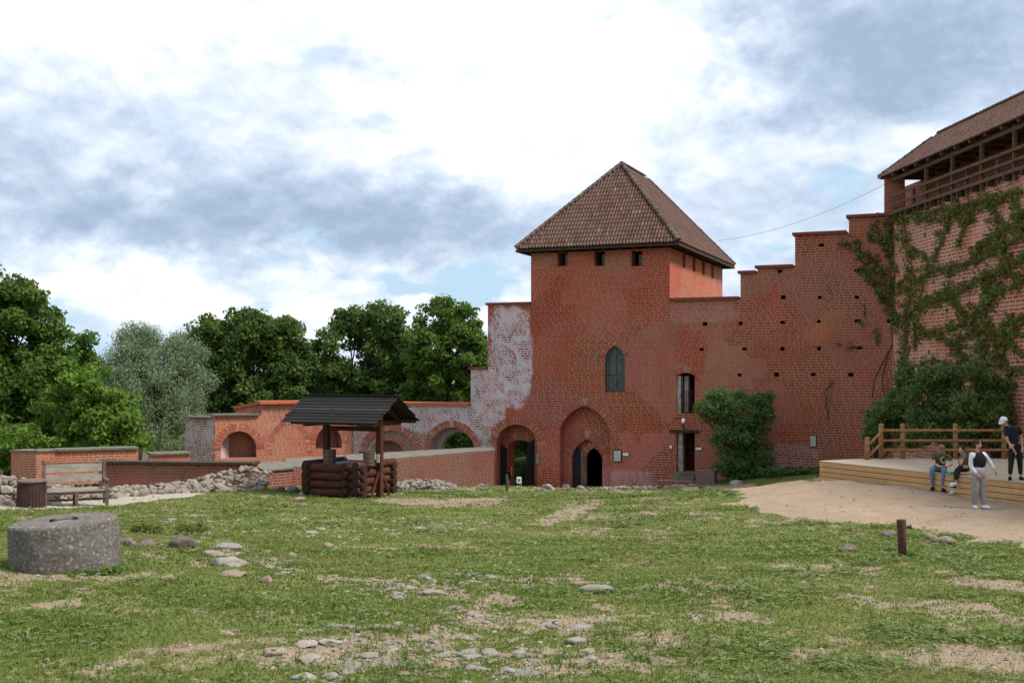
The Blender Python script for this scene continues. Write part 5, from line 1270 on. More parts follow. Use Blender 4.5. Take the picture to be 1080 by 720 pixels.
# ------------------------------------------------------------------ people
def skin_verts(joints, edges, levels=2):
    """joints: {name: (xyz, radius)}; grows one continuous tapering surface; returns verts, faces"""
    names = list(joints); bm = bmesh.new(); lay = bm.verts.layers.skin.verify(); vv = {}
    for i, n_ in enumerate(names):
        v = bm.verts.new(joints[n_][0]); r = joints[n_][1]; v[lay].radius = r if isinstance(r, tuple) else (r, r); v[lay].use_root = (i == 0); vv[n_] = v
    for a, b in edges: bm.edges.new((vv[a], vv[b]))
    me = bpy.data.meshes.new('tmp'); bm.to_mesh(me); bm.free(); o = bpy.data.objects.new('tmp', me); C.objects.link(o)
    m_ = o.modifiers.new('s', 'SKIN'); m_.use_smooth_shade = True; s2 = o.modifiers.new('d', 'SUBSURF'); s2.levels = levels; s2.render_levels = levels
    dg = bpy.context.evaluated_depsgraph_get(); dg.update(); ev = o.evaluated_get(dg); me2 = ev.to_mesh()
    V = [v.co.copy() for v in me2.vertices]; Fc = [list(p.vertices) for p in me2.polygons]; ev.to_mesh_clear(); bpy.data.objects.remove(o); bpy.data.meshes.remove(me); return V, Fc
def hand(mb, w, d, palm_n, thumb_side, scale=1.0, curl=.5, m=0):
    """palm and five fingers rooted at wrist w, pointing along d, curling towards palm_n"""
    d = d.normalized(); pn_ = (palm_n-d*palm_n.dot(d)).normalized(); s_ = d.cross(pn_)*thumb_side
    k = scale; V, Fc = skin_verts({'a': (w-d*.01, .022*k), 'b': (w+d*.045*k, (.036*k, .02*k)), 'c': (w+d*.085*k, (.036*k, .017*k))}, [('a', 'b'), ('b', 'c')], 2); mb.add(V, Fc, m)
    for i, (off, L) in enumerate(((.030, .068), (.010, .078), (-.010, .072), (-.029, .056))):
        b = w+d*.085*k+s_*off*k; d1 = (d+pn_*curl*.6).normalized(); d2 = (d+pn_*curl*1.6).normalized(); d3 = (d*.6+pn_*curl*2.2).normalized()
        p1 = b+d1*L*.45*k; p2 = p1+d2*L*.32*k; p3 = p2+d3*L*.23*k
        V, Fc = skin_verts({'0': (b-d*.012*k, .0095*k), '1': (p1, .009*k), '2': (p2, .0085*k), '3': (p3, .007*k)}, [('0', '1'), ('1', '2'), ('2', '3')], 1); mb.add(V, Fc, m)
    b = w+d*.025*k+s_*.026*k; p1 = b+(d*.6+s_*.9+pn_*.3).normalized()*.035*k; p2 = p1+(d+s_*.4+pn_*.5).normalized()*.03*k
    V, Fc = skin_verts({'0': (b-s_*.01*k, .012*k), '1': (p1, .0105*k), '2': (p2, .0085*k)}, [('0', '1'), ('1', '2')], 1); mb.add(V, Fc, m)
M['skin'] = plain('skin', (.50, .30, .22), .6); M['eye'] = plain('eye_dark', (.03, .025, .02), .3); M['lip'] = plain('lips', (.36, .14, .12), .6)
def head_frame(face, up=(0, 0, 1)):
    f = Vector(face).normalized(); u = Vector(up); r = f.cross(u).normalized(); u = r.cross(f); return Matrix((r, f, u)).transposed()
def make_person(name, label, origin, J, face, cloth, hair, extra=None):
    t = thing(name, label, 'person', tuple(origin)); J = {k: Vector(v) for k, v in J.items()}
    E = [('pelvis', 'waist'), ('waist', 'chest'), ('chest', 'neckb'), ('neckb', 'neck'), ('chest', 'shL'), ('shL', 'elL'), ('elL', 'wrL'), ('chest', 'shR'), ('shR', 'elR'), ('elR', 'wrR'), ('pelvis', 'hipL'), ('hipL', 'knL'), ('knL', 'anL'), ('pelvis', 'hipR'), ('hipR', 'knR'), ('knR', 'anR')]
    J['waist'] = J['pelvis'].lerp(J['chest'], .45); J['neckb'] = J['chest'].lerp(J['neck'], .6)
    R_b = {'pelvis': .10, 'waist': .095, 'chest': .115, 'neckb': .06, 'neck': .05, 'shL': .05, 'elL': .037, 'wrL': .025, 'shR': .05, 'elR': .037, 'wrR': .025, 'hipL': .08, 'knL': .052, 'anL': .036, 'hipR': .08, 'knR': .052, 'anR': .036}
    mb = MB(); V, Fc = skin_verts({k: (J[k], R_b[k]) for k in R_b}, E); mb.add(V, Fc)
    H = J['head']; RH = head_frame(face)
    vs = []; nu, nv = 24, 18
    for j in range(nv+1):
        ph = math.pi*j/nv
        for i in range(nu):
            th = 2*math.pi*i/nu; x = math.sin(ph)*math.cos(th); y = math.sin(ph)*math.sin(th); z = math.cos(ph)
            jw = 1-.28*max(0, -z)**1.3; q = Vector((x*.076*jw, y*.095*(1-.1*max(0, -z)), z*.118))
            if y > 0:                                        # face: brow, sockets, nose, chin
                if abs(z-.02) < .16 and .18 < abs(x) < .62: q.y -= .010
                if abs(x) < .2 and -.35 < z < .12: q.y += .020*(1-abs(x)/.2)*(1-abs(z+.18)/.35)
                if abs(x) < .35 and z < -.75: q.y += .008
            vs.append(H+RH @ q)
    mb.add(vs, [[j*nu+i, (j+1)*nu+i, (j+1)*nu+(i+1) % nu, j*nu+(i+1) % nu] for j in range(nv) for i in range(nu)])
    mb.tube([J['neck'].lerp(J['chest'], .15), H-RH @ Vector((0, .015, .06))], [.052, .05], 12)
    for s_ in (-1, 1):
        mb.sphere(H+RH @ Vector((s_*.076, -.008, -.005)), (.012, .022, .032), 8, 6, RH)
        mb.sphere(H+RH @ Vector((s_*.03, .082, .008)), (.013, .006, .007), 8, 6, RH, m=1)
    mb.sphere(H+RH @ Vector((0, .088, -.055)), (.024, .007, .007), 8, 6, RH, m=2)
    for sd_, pn_ in (('L', cloth.get('palmL', (0, -.3, -1))), ('R', cloth.get('palmR', (0, -.3, -1)))):
        hd = Vector(cloth.get('hand'+sd_, J['wr'+sd_]-J['el'+sd_])).normalized(); hand(mb, J['wr'+sd_], hd, Vector(pn_), 1 if sd_ == 'L' else -1, 1.0, cloth.get('curl', .45))
    mb.build('body', [M['skin'], M['eye'], M['lip']], t, True, local=True)
    # shirt
    sl_ = cloth.get('sleeve', .6)
    def lim(a, b, c, s_):
        if s_ <= 1: return [(a, J[a], .072), (a+'x', J[a].lerp(J[b], s_), .058)]
        return [(a, J[a], .07), (b, J[b], .055), (c+'x', J[b].lerp(J[c], s_-1), .042)]
    jt = {'pelvis': (J['pelvis'].lerp(J['waist'], -.45 if J['knL'].z < .55 and J['pelvis'].z > .8 else -.1), cloth.get('belly', .135)), 'waist': (J['waist'], cloth.get('belly', .135)*.95), 'chest': (J['chest'], .148), 'neckb': (J['neckb'].lerp(J['neck'], .2), .072)}
    ed = [('pelvis', 'waist'), ('waist', 'chest'), ('chest', 'neckb')]
    for s_ in 'LR':
        l = lim('sh'+s_, 'el'+s_, 'wr'+s_, sl_); prev = 'chest'
        for n_, p, r in l: jt[n_] = (p, r); ed.append((prev, n_)); prev = n_
    V, Fc = skin_verts(jt, ed); mb = MB(); mb.add(V, Fc); mb.build('shirt', cloth['shirt'], t, True, local=True)
    if 'vest' in cloth:
        mb = MB(); V, Fc = skin_verts({'a': (J['waist'].lerp(J['pelvis'], .75), .18), 'b': (J['waist'].lerp(J['chest'], .5), .19), 'c': (J['chest'], .2), 'n': (J['neckb'].lerp(J['neck'], .45), .095), 'l': (J['chest'].lerp(J['shL'], .75), .11), 'r': (J['chest'].lerp(J['shR'], .75), .11)}, [('a', 'b'), ('b', 'c'), ('c', 'n'), ('c', 'l'), ('c', 'r')]); mb.add(V, Fc); mb.build('vest', cloth['vest'], t, True, local=True)
    # trousers
    w_ = cloth.get('wide', 1.0); jt = {'pelvis': (J['pelvis'], .135), 'top': (J['pelvis'].lerp(J['waist'], .45), .125)}; ed = [('pelvis', 'top')]
    hem = cloth.get('hem', .93)
    for s_ in 'LR':
        jt['h'+s_] = (J['hip'+s_].lerp(J['kn'+s_], .2), .098*min(w_, 1.15)); jt['k'+s_] = (J['kn'+s_], .072*w_); ed += [('pelvis', 'h'+s_), ('h'+s_, 'k'+s_)]
        if hem > 0: jt['a'+s_] = (J['kn'+s_].lerp(J['an'+s_], hem), .05*min(w_, 1.2)); ed.append(('k'+s_, 'a'+s_))
    V, Fc = skin_verts(jt, ed); mb = MB(); mb.add(V, Fc); mb.build('trousers' if hem > 0 else 'shorts', cloth['trousers'], t, True, local=True)
    for s_ in 'LR':
        a = J['an'+s_]; td = Vector(cloth.get('toe'+s_, (0, -1, 0))).normalized(); mb = MB(); dn = Vector(cloth.get('down'+s_, (0, 0, -1)))
        V, Fc = skin_verts({'a': (a+dn*.0, .045), 'h': (a+dn*.045-td*.02, (.048, .045)), 'b': (a+dn*.048+td*.09, (.048, .04)), 't': (a+dn*.052+td*.17, (.045, .03))}, [('a', 'h'), ('h', 'b'), ('b', 't')]); mb.add(V, Fc, 0)
        mb.beam(a+dn*.088-td*.06, a+dn*.088+td*.2, .085, .022, up=tuple(-dn), m=1); mb.build('shoe', [cloth['shoe'], cloth.get('sole', cloth['shoe'])], t, True, local=True)
    kind = hair[0]; mb = MB()
    RHt = RH @ Matrix.Rotation(math.radians(18), 3, 'X')
    mb.sphere(H+RH @ Vector((0, -.012, .012)), (.086, .102, .125), 20, 12, RHt, vmax=.52); 
    if kind == 'long': mb.sphere(H+RH @ Vector((0, -.05, -.05)), (.085, .07, .15), 16, 10, RH)
    if kind == 'bun': mb.sphere(H+RH @ Vector((0, -.085, .05)), .045, 12, 8); mb.sphere(H+RH @ Vector((0, -.04, -.02)), (.08, .07, .09), 14, 8, RH)
    if kind in ('short', 'cap'): mb.sphere(H+RH @ Vector((0, -.035, -.01)), (.08, .075, .085), 14, 8, RH)
    mb.build('hair', hair[1], t, True, local=True)
    if len(hair) > 2:
        mb = MB(); mb.sphere(H+RH @ Vector((0, -.006, .03)), (.094, .112, .108), 22, 10, RHt, vmax=.5)
        pts = []
        for k in range(9):
            a = math.radians(-62+124*k/8); pts.append((math.sin(a)*.086, math.cos(a)*.10, .045)); 
        top = [H+RH @ Vector(p) for p in pts]; fr = [H+RH @ Vector((p[0]*1.02, p[1]+.085*math.cos(math.radians(-62+124*k/8)), p[2]-.012)) for k, p in enumerate(pts)]
        up_ = RH @ Vector((0, 0, .008)); n = 9
        mb.add(top+fr+[q+up_ for q in top]+[q+up_ for q in fr], [[i, i+1, n+i+1, n+i] for i in range(8)]+[[2*n+i, 3*n+i, 3*n+i+1, 2*n+i+1] for i in range(8)]+[[n+i, n+i+1, 3*n+i+1, 3*n+i] for i in range(8)])
        mb.sphere(H+RH @ Vector((0, 0, .135)), .01, 8, 6); mb.build('cap', hair[2], t, True, local=True)
    if extra: extra(t, J, H, RH)
    return t
cl = lambda n_, c, r=.85: plain(n_, c, r, spec=.15)
M['hair_dark'] = cl('dark_hair', (.025, .018, .014)); M['olive'] = cl('olive_cotton', (.075, .072, .045)); M['jeans'] = noisy('blue_denim', (.14, .19, .30), (.09, .13, .22), 12); M['navy'] = cl('navy_cotton', (.012, .014, .03)); M['blackc'] = cl('black_cotton', (.014, .013, .014))
M['whitec'] = cl('white_cotton', (.62, .62, .68)); M['greyc'] = noisy('grey_canvas', (.30, .27, .27), (.22, .20, .20), 10); M['redc'] = cl('red_cotton', (.42, .02, .03)); M['phone'] = plain('phone_dark', (.03, .03, .035), .3); M['yellow'] = cl('faded_yellow_print', (.45, .38, .15)); M['green'] = cl('teal_green', (.03, .30, .2)); M['capb'] = cl('brown_cap', (.17, .11, .06))
# standing person in front of the stage
D_ = 27.6; xx = (1032.5-HX)/F*D_; o_ = Vector((xx, D_, ground_at(xx, D_)+.005))
make_person('person', 'person in black vest, white sleeves and wide grey trousers standing before the stage', o_,
    dict(head=(-.05, 0, 1.545), neck=(-.045, .0, 1.42), chest=(-.02, .02, 1.22), pelvis=(0, .02, .90), shL=(-.19, -.02, 1.31), elL=(-.215, -.04, 1.03), wrL=(-.10, -.15, .83), shR=(.15, .05, 1.31), elR=(.27, .0, 1.12), wrR=(.36, -.04, .93),
         hipL=(-.09, 0, .86), knL=(-.10, -.02, .47), anL=(-.11, .0, .09), hipR=(.09, .02, .86), knR=(.09, .02, .47), anR=(.10, -.02, .09)),
    (.8, -.35, -.1), dict(shirt=M['whitec'], vest=M['blackc'], trousers=M['greyc'], shoe=M['whitec'], sole=M['greyc'], sleeve=1.9, wide=1.5, hem=.99, belly=.15, toeL=(-.1, -1, 0), toeR=(.9, -.45, 0), handL=(.7, -.4, -.6), long=True), ('bun', M['hair_dark']))
# seated man in olive shirt
D_ = 31.55; Xe = PA.x+(PA.y-D_)*(-dE.x/dE.y); xx = (988.5-HX)/F*D_; dy_ = 0
o_ = Vector((xx, D_-.12, ground_at(xx, D_-.12)+.005)); sz = zt-o_.z
def ph(t, J, H, RH):
    c = (J['wrL']+J['wrR'])/2+Vector((0, -.10, .02)); mb = MB(); mb.box(c, (.08, .15, .012), Matrix.Rotation(.5, 3, 'X')); mb.build('phone', M['phone'], t, local=True)
    mb = MB(); q = J['chest']+Vector((.02, -.15, -.04)); mb.sphere(q, (.085, .012, .095), 16, 8); mb.build('shirt_print', M['yellow'], t, local=True); mb = MB(); mb.sphere(q+Vector((.0, -.009, .01)), (.05, .008, .055), 14, 6); mb.build('shirt_print', M['blackc'], t, local=True)
make_person('person', 'man in olive shirt, brown cap and jeans sitting on the stage edge over his phone', o_,
    dict(head=(.105, .10, sz+.66), neck=(.13, .20, sz+.56), chest=(.15, .27, sz+.38), pelvis=(.16, .36, sz+.10), shL=(-.03, .32, sz+.47), elL=(-.08, .12, sz+.24), wrL=(.02, -.03, sz+.17), shR=(.32, .12, sz+.47), elR=(.34, -.06, sz+.24), wrR=(.14, -.14, sz+.17),
         hipL=(.07, .38, sz+.10), knL=(-.20, .0, sz+.10), anL=(-.15, .06, .09), hipR=(.24, .26, sz+.10), knR=(.03, -.30, sz+.10), anR=(.02, -.24, .09)),
    (-.15, -.75, -.65), dict(shirt=M['olive'], trousers=M['jeans'], shoe=M['blackc'], sleeve=.72, toeL=(-.5, -1, 0), toeR=(-.2, -1, 0), handL=(.5, -.4, 0), handR=(-.5, -.4, 0), palmL=(0, -.2, 1), palmR=(0, -.2, 1)), ('cap', M['hair_dark'], M['capb']), ph)
# seated woman, legs crossed
D_ = 30.9; xx = (1004.5-HX)/F*D_; o_ = Vector((xx, D_-.12, ground_at(xx, D_-.12)+.005)); sz = zt-o_.z
def pap(t, J, H, RH):
    mb = MB(); mb.box((.22, .0, sz+.22), (.24, .18, .008), Matrix.Rotation(.3, 3, 'X') @ Matrix.Rotation(.2, 3, 'Z')); mb.build('paper', M['white'], t, local=True)
    mb = MB(); mb.box(J['wrL']+Vector((-.01, -.05, .07)), (.075, .012, .15), Matrix.Rotation(.3, 3, 'Y')); mb.build('phone', M['grey'], t, local=True)
    mb = MB(); mb.box((.06, .22, sz+.03), (.3, .22, .05), Matrix.Rotation(.2, 3, 'Z')); mb.build('seat_cushion', M['green'], t, local=True)
make_person('person', 'dark haired woman in black trousers sitting cross legged with a phone on the stage edge', o_,
    dict(head=(.26, .16, sz+.66), neck=(.31, .22, sz+.545), chest=(.36, .26, sz+.36), pelvis=(.42, .32, sz+.10), shL=(.24, .16, sz+.45), elL=(.19, .0, sz+.26), wrL=(.24, -.03, sz+.47), shR=(.50, .26, sz+.45), elR=(.50, .08, sz+.22), wrR=(.34, -.02, sz+.24),
         hipL=(.34, .28, sz+.12), knL=(.06, -.02, sz+.13), anL=(.02, .02, .10), hipR=(.48, .28, sz+.12), knR=(.10, -.10, sz+.22), anR=(-.03, -.16, .34)),
    (-.5, -.6, -.25), dict(shirt=M['skin2'] if 'skin2' in M else cl('brown_top', (.16, .075, .05)), trousers=M['blackc'], shoe=M['whitec'], sleeve=.5, toeL=(-.8, -.5, 0), toeR=(-1, -.2, -.1)), ('long', M['hair_dark']), pap)
# man on the stage bending his head
D_ = 29.3; xx = (1071-HX)/F*D_; o_ = Vector((xx, D_, zt+.004))
make_person('person', 'man in navy shirt and white cap standing on the stage looking down', o_,
    dict(head=(-.36, -.14, 1.50), neck=(-.27, -.06, 1.415), chest=(-.14, 0, 1.21), pelvis=(0, .02, .91), shL=(-.27, -.08, 1.32), elL=(-.26, -.10, 1.02), wrL=(-.13, -.18, .79), shR=(.10, .05, 1.33), elR=(.19, .08, 1.07), wrR=(.15, -.05, .84),
         hipL=(-.09, 0, .87), knL=(-.12, -.02, .48), anL=(-.14, 0, .09), hipR=(.09, .02, .87), knR=(.12, .02, .48), anR=(.15, .03, .09)),
    (-.75, -.45, -.55), dict(shirt=M['navy'], trousers=M['blackc'], shoe=M['blackc'], sleeve=.75, wide=1.05, toeL=(-.5, -1, 0), toeR=(-.1, -1, 0)), ('cap', M['hair_dark'], M['whitec']))
# person in red in the gate
D_ = 61.5; xx = (534.5-HX)/F*D_; o_ = Vector((xx, D_, ground_at(xx, D_)+.005))
make_person('person', 'person in red shirt and black shorts walking through the gate', o_,
    dict(head=(0, -.02, 1.56), neck=(.01, 0, 1.43), chest=(.03, 0, 1.24), pelvis=(.03, 0, .92), shL=(-.14, -.02, 1.33), elL=(-.18, .02, 1.05), wrL=(-.14, -.1, .84), shR=(.19, .0, 1.33), elR=(.27, .0, 1.07), wrR=(.26, -.1, .86),
         hipL=(-.05, 0, .88), knL=(-.06, -.05, .48), anL=(-.04, .0, .09), hipR=(.11, 0, .88), knR=(.12, .0, .48), anR=(.13, .12, .09)),
    (.2, -1, 0), dict(shirt=M['redc'], trousers=M['blackc'], shoe=M['blackc'], sleeve=.6, wide=1.15, hem=0), ('short', M['hair_dark']))

# ------------------------------------------------------------------ trees
def leaves(name, centers, sig, n, size, mt, parent, seed=0, asp=.6, clump=None, squash=.8, up=.35):
    """leaf-sized faces gathered in sprays around the given centres"""
    r = np.random.default_rng(seed); cs = np.asarray(centers, float); m_ = len(cs)
    idx = r.integers(0, m_, n); off = r.normal(0, 1, (n, 3)); off /= np.linalg.norm(off, axis=1)[:, None]+1e-9
    off *= (r.random(n)**.45)[:, None]*sig; off[:, 2] *= squash; c = cs[idx]+off
    nrm = r.normal(0, 1, (n, 3))+off/np.maximum(sig, .01)*.7; nrm[:, 2] += up; nrm /= np.linalg.norm(nrm, axis=1)[:, None]
    a = np.cross(nrm, r.normal(0, 1, (n, 3))); a /= np.linalg.norm(a, axis=1)[:, None]; b = np.cross(nrm, a)
    s_ = size*(.6+.8*r.random(n))[:, None]; fold = nrm*s_*.22
    V = np.stack([c-a*s_, c-b*s_*asp+fold, c+a*s_, c+b*s_*asp+fold], 1).reshape(-1, 3)
    V = V-np.array(world_loc(parent)) if parent is not None else V
    ct = r.random(m_)*.5; tint = np.clip(ct[idx]+r.normal(.25, .15, n), 0, 1)
    return npmesh(name, V, np.arange(4*n).reshape(-1, 4), mt, parent, tint)
def crown_points(lobes, per, r, gap=.35):
    out = []
    for (c, rad) in lobes:
        c = np.array(c); rad = np.array(rad)
        for _ in range(int(per*max(rad)**1.6)):
            d = r.normal(0, 1, 3); d /= np.linalg.norm(d)
            if d[2] < -.75: continue
            k = 1-.55*r.random()**2.2; k *= 1+.22*(float(fbm(d[0]*2.3+c[0], d[1]*2.3+d[2]*2.7+c[1], 5, 3))-.5)*2
            q = c+d*rad*k
            if r.random() < .05:
                dn = (q-c)/np.linalg.norm(q-c); mr = max(rad)
                for st_ in range(4): out.append(q+dn*mr*(.1+.09*st_)+r.normal(0, .03, 3)*mr)
            if vn(q[0]*.9+q[1]*.35, q[2]*.9+3, 8) < gap and r.random() < .75: continue
            out.append(q)
    return out
def tree(name, label, px, D, lobes, mt, n, size, seed, per=11, sig=.55, group=None, trunk=.28, asp=.6, gap=.33, squash=.75, ztrunk=None, dj=0.35, up=.35):
    """lobes: (px, py, rx px, ry px); a tapering trunk carries limbs to every lobe"""
    r = np.random.default_rng(seed); L = []
    for (lx, ly, rx, ry) in lobes:
        dd = D+r.uniform(-dj, dj)*rx/F*D*1.6; p = P(lx, ly, dd); L.append((tuple(p), (rx/F*D, rx/F*D*.95, ry/F*D)))
    bx = (px-HX)/F*D; zb = ground_at(bx, D) if ztrunk is None else ztrunk
    t = thing(name, label, 'tree', (bx, D, zb), group=group)
    cs = crown_points(L, per, r, gap); leaves('crown', cs, sig, n, size, M[mt], t, seed+1, asp, squash=squash, up=up)
    mb = MB(); zc = max(l[0][2] for l in L); zm = zb+(zc-zb)*.45; b0 = Vector((bx, D, zb-.2)); j_ = Vector((bx+.2, D, zm)); mb.tube([b0, b0.lerp(j_, .5)+Vector((.1, 0, 0)), j_, Vector((bx, D, zc))], [trunk*1.25, trunk, trunk*.8, trunk*.15], 10)
    for (c, rad) in L:
        c = Vector(c); st_ = b0.lerp(j_, r.uniform(.45, 1)); m1 = st_.lerp(c, .5)+Vector((0, 0, -.2*rad[2])); mb.tube([st_, m1, c], [trunk*.5, trunk*.3, trunk*.12], 7)
        for k in range(3):
            e = c+Vector(r.normal(0, .5, 3)*np.array(rad)); mb.tube([c.lerp(m1, .4), c.lerp(e, .6)+Vector((0, 0, .1)), e], [trunk*.18, trunk*.1, trunk*.04], 5)
    mb.build('trunk', M['bark'], t, True)
    return t
T = tree
T('maple_tree', 'tall leafy maple at the left edge of the photo', 8, 62, [(-8, 318, 42, 34), (18, 345, 44, 34), (48, 375, 36, 32), (-25, 370, 55, 50), (5, 400, 60, 40), (52, 415, 40, 34), (-10, 445, 60, 40), (60, 440, 34, 30), (-50, 320, 50, 50), (35, 455, 50, 30)], 'leaf_maple', 62000, .135, 11, per=26, sig=.62)
T('maple_tree', 'light green bushy maple between left maple and willow', 105, 55, [(95, 410, 28, 26), (78, 435, 34, 28), (108, 440, 32, 28), (128, 455, 26, 22), (60, 462, 36, 20), (100, 465, 40, 20), (20, 470, 40, 18), (-20, 470, 40, 18)], 'leaf_bright', 36000, .11, 12, per=26, sig=.5)
T('willow_tree', 'silvery grey green willow behind the low walls', 165, 74, [(140, 372, 24, 24), (168, 372, 26, 24), (192, 388, 20, 26), (128, 405, 26, 34), (160, 415, 36, 46), (196, 420, 20, 40), (138, 450, 32, 34), (180, 455, 32, 34), (158, 360, 12, 13), (137, 358, 10, 12), (182, 364, 10, 12)], 'leaf_willow', 60000, .10, 13, per=30, sig=.55, asp=.25, gap=.2, squash=1.25, up=-.1)
T('oak_tree', 'broad dark oak between the willow and the well', 262, 84, [(226, 356, 30, 24), (262, 350, 34, 22), (294, 360, 26, 24), (312, 384, 19, 24), (215, 385, 28, 26), (250, 390, 42, 32), (290, 395, 38, 30), (232, 420, 38, 28), (275, 425, 42, 26), (310, 425, 26, 26), (205, 415, 18, 22), (300, 345, 10, 8), (268, 338, 12, 8)], 'leaf_oak', 52000, .15, 14, per=20, sig=.7, gap=.38)
T('oak_tree', 'dark green tree directly above the well roof', 385, 88, [(368, 352, 22, 20), (395, 342, 30, 22), (425, 355, 26, 24), (352, 378, 28, 28), (390, 380, 40, 32), (428, 385, 30, 30), (370, 412, 38, 26), (415, 412, 36, 26), (340, 405, 24, 26), (405, 330, 12, 10)], 'leaf_oak', 42000, .15, 15, per=20, sig=.7, gap=.35)
T('lime_tree', 'lighter green lime tree right beside the stained wall', 472, 82, [(462, 340, 24, 22), (490, 345, 22, 22), (455, 370, 28, 28), (488, 375, 28, 28), (470, 400, 38, 28), (505, 400, 18, 30), (450, 415, 26, 24), (468, 325, 10, 9), (488, 330, 9, 8), (498, 340, 9, 9)], 'leaf_lime', 40000, .13, 16, per=22, sig=.6, gap=.36)
T('oak_tree', 'dark tree half hidden between oak and well roof', 335, 100, [(333, 388, 14, 14), (335, 408, 26, 22), (322, 425, 34, 24), (350, 430, 34, 22)], 'leaf_oak', 16000, .17, 17, per=14, sig=.8)
T('ash_tree', 'low green tree peeping between the maple and the willow', 98, 92, [(92, 390, 18, 16), (110, 400, 18, 18), (85, 410, 20, 20), (115, 425, 26, 26)], 'leaf_lime', 14000, .16, 18, per=18, sig=.7)
T('elder_tree', 'dense green tree seen through the gate and open arch', 480, 72, [(470, 455, 30, 22), (500, 465, 34, 22), (540, 460, 30, 20), (566, 468, 26, 20), (520, 485, 44, 18), (470, 480, 40, 20)], 'leaf_oak', 22000, .12, 19, per=20, sig=.6)
# a far belt of woodland beyond the castle hill
r = np.random.default_rng(5); cs = []
for i in range(900):
    px = r.uniform(-160, 560); D = r.uniform(106, 135); py = r.uniform(405, 500); q = P(px, py-6*math.sin(px*.05)-4*math.sin(px*.13), D); cs.append(tuple(q))
wd = bpy.data.objects.new('woods', None); bpy.data.objects.remove(wd); o = leaves('woods', cs, 1.7, 42000, .26, M['leaf_oak'], None, 6); tag(o, 'far dark woodland behind the ruins', 'woods', kind='stuff')

def shrub(label, pts, D, mt, n, size, seed, sig=.28, per=60, name='shrub', base=None, depth=.8):
    r = np.random.default_rng(seed); L = []
    for (lx, ly, rx, ry) in pts:
        dd = D+r.uniform(-.3, .3)*depth; L.append((tuple(P(lx, ly, dd)), (rx/F*D, min(rx/F*D, depth), ry/F*D)))
    bx = (base if base else pts[-1][0]); bx = (bx-HX)/F*D; zb = ground_at(bx, D); t = thing(name, label, 'shrub', (bx, D, zb))
    cs = crown_points(L, per, r, .25); leaves('foliage', cs, sig, n, size, M[mt], t, seed+1, .55)
    mb = MB()
    for (c, rad) in (L if 'weed' not in name else []):
        for k in range(3): 
            e = Vector(c)+Vector(r.normal(0, .4, 3)*np.array(rad)); m1 = Vector((bx+r.uniform(-.15, .15), D, zb)).lerp(e, .5)+Vector((0, 0, .2)); mb.tube([(bx+r.uniform(-.15, .15), D, zb-.1), m1, e], [.035, .025, .01], 6)
    if mb.v: mb.build('stem', M['stem'], t, True)
    return t
shrub('dense dark green shrub against the wall right of the doorways', [(762, 422, 18, 11), (788, 434, 18, 15), (754, 437, 15, 13), (803, 424, 9, 9), (779, 420, 8, 8), (745, 431, 8, 7), (808, 438, 8, 7), (775, 455, 26, 18), (790, 472, 22, 22), (772, 485, 22, 18), (798, 490, 18, 15), (785, 500, 22, 8)], 53.2, 'leaf_shrub', 26000, .06, 31, .36, 60)
IVD = lambda px: 21.57/((px-HX)/F+.0748)
shrub('pointed green lilac bush at the left end of the stage railing', [(954, 396, 7, 16), (950, 418, 15, 18), (936, 436, 16, 14), (958, 440, 18, 16), (925, 450, 12, 9), (945, 462, 22, 14), (918, 462, 8, 7)], 46.5, 'leaf_lilac', 12000, .07, 32, .33, 45)
shrub('broad green lilac bush behind the middle of the stage railing', [(985, 402, 16, 16), (1005, 395, 14, 12), (975, 425, 20, 20), (1003, 425, 22, 22), (985, 455, 26, 20), (1012, 460, 20, 18)], 44.0, 'leaf_lilac', 15000, .07, 33, .33, 45)
shrub('darker reddish green bush behind the right of the railing', [(1030, 392, 13, 12), (1042, 408, 16, 16), (1025, 425, 18, 20), (1052, 428, 14, 20), (1040, 450, 22, 22), (1055, 465, 16, 12)], 42.0, 'leaf_lilac', 12000, .07, 34, .33, 45)
shrub('low green weeds at the foot of the curtain wall', [(815, 498, 14, 3), (840, 497, 16, 4), (862, 497, 14, 4), (885, 498, 14, 3), (905, 495, 12, 4)], 52.0, 'leaf_shrub', 5000, .05, 35, .15, 120, 'weed_clump', depth=.4)
shrub('bright green bushes seen through the gate', [(538, 492, 8, 10), (550, 498, 12, 10), (560, 495, 10, 9), (545, 507, 14, 8), (558, 508, 10, 7)], 66.5, 'leaf_bright', 9000, .06, 36, .25, 90)
shrub('tuft of green weeds at the foot of the rusty post', [(958, 583, 5, 4), (963, 586, 5, 3), (953, 587, 5, 2.5)], 16.9, 'leaf_bright', 700, .017, 37, .04, 2500, 'weed_tuft', depth=.12)
shrub('reddish green dock weeds right of the millstone', [(150, 556, 8, 5), (162, 557, 7, 4), (143, 558, 5, 3)], 19.6, 'leaf_ivy', 900, .022, 38, .07, 1500, 'weed_tuft', depth=.2)
shrub('brownish dock weeds in the lawn between millstone and cobbles', [(204, 558, 10, 5), (215, 556, 7, 4), (192, 557, 6, 3)], 20.0, 'leaf_ivy', 900, .022, 39, .07, 1500, 'weed_tuft', depth=.2)
shrub('bright green weeds hugging the foot of the millstone', [(18, 601, 8, 3), (38, 604, 10, 3), (60, 606, 12, 3), (85, 605, 12, 3), (106, 603, 8, 3), (121, 600, 5, 3)], 13.2, 'leaf_bright', 2600, .014, 40, .035, 1800, 'weed_tuft', depth=.12)
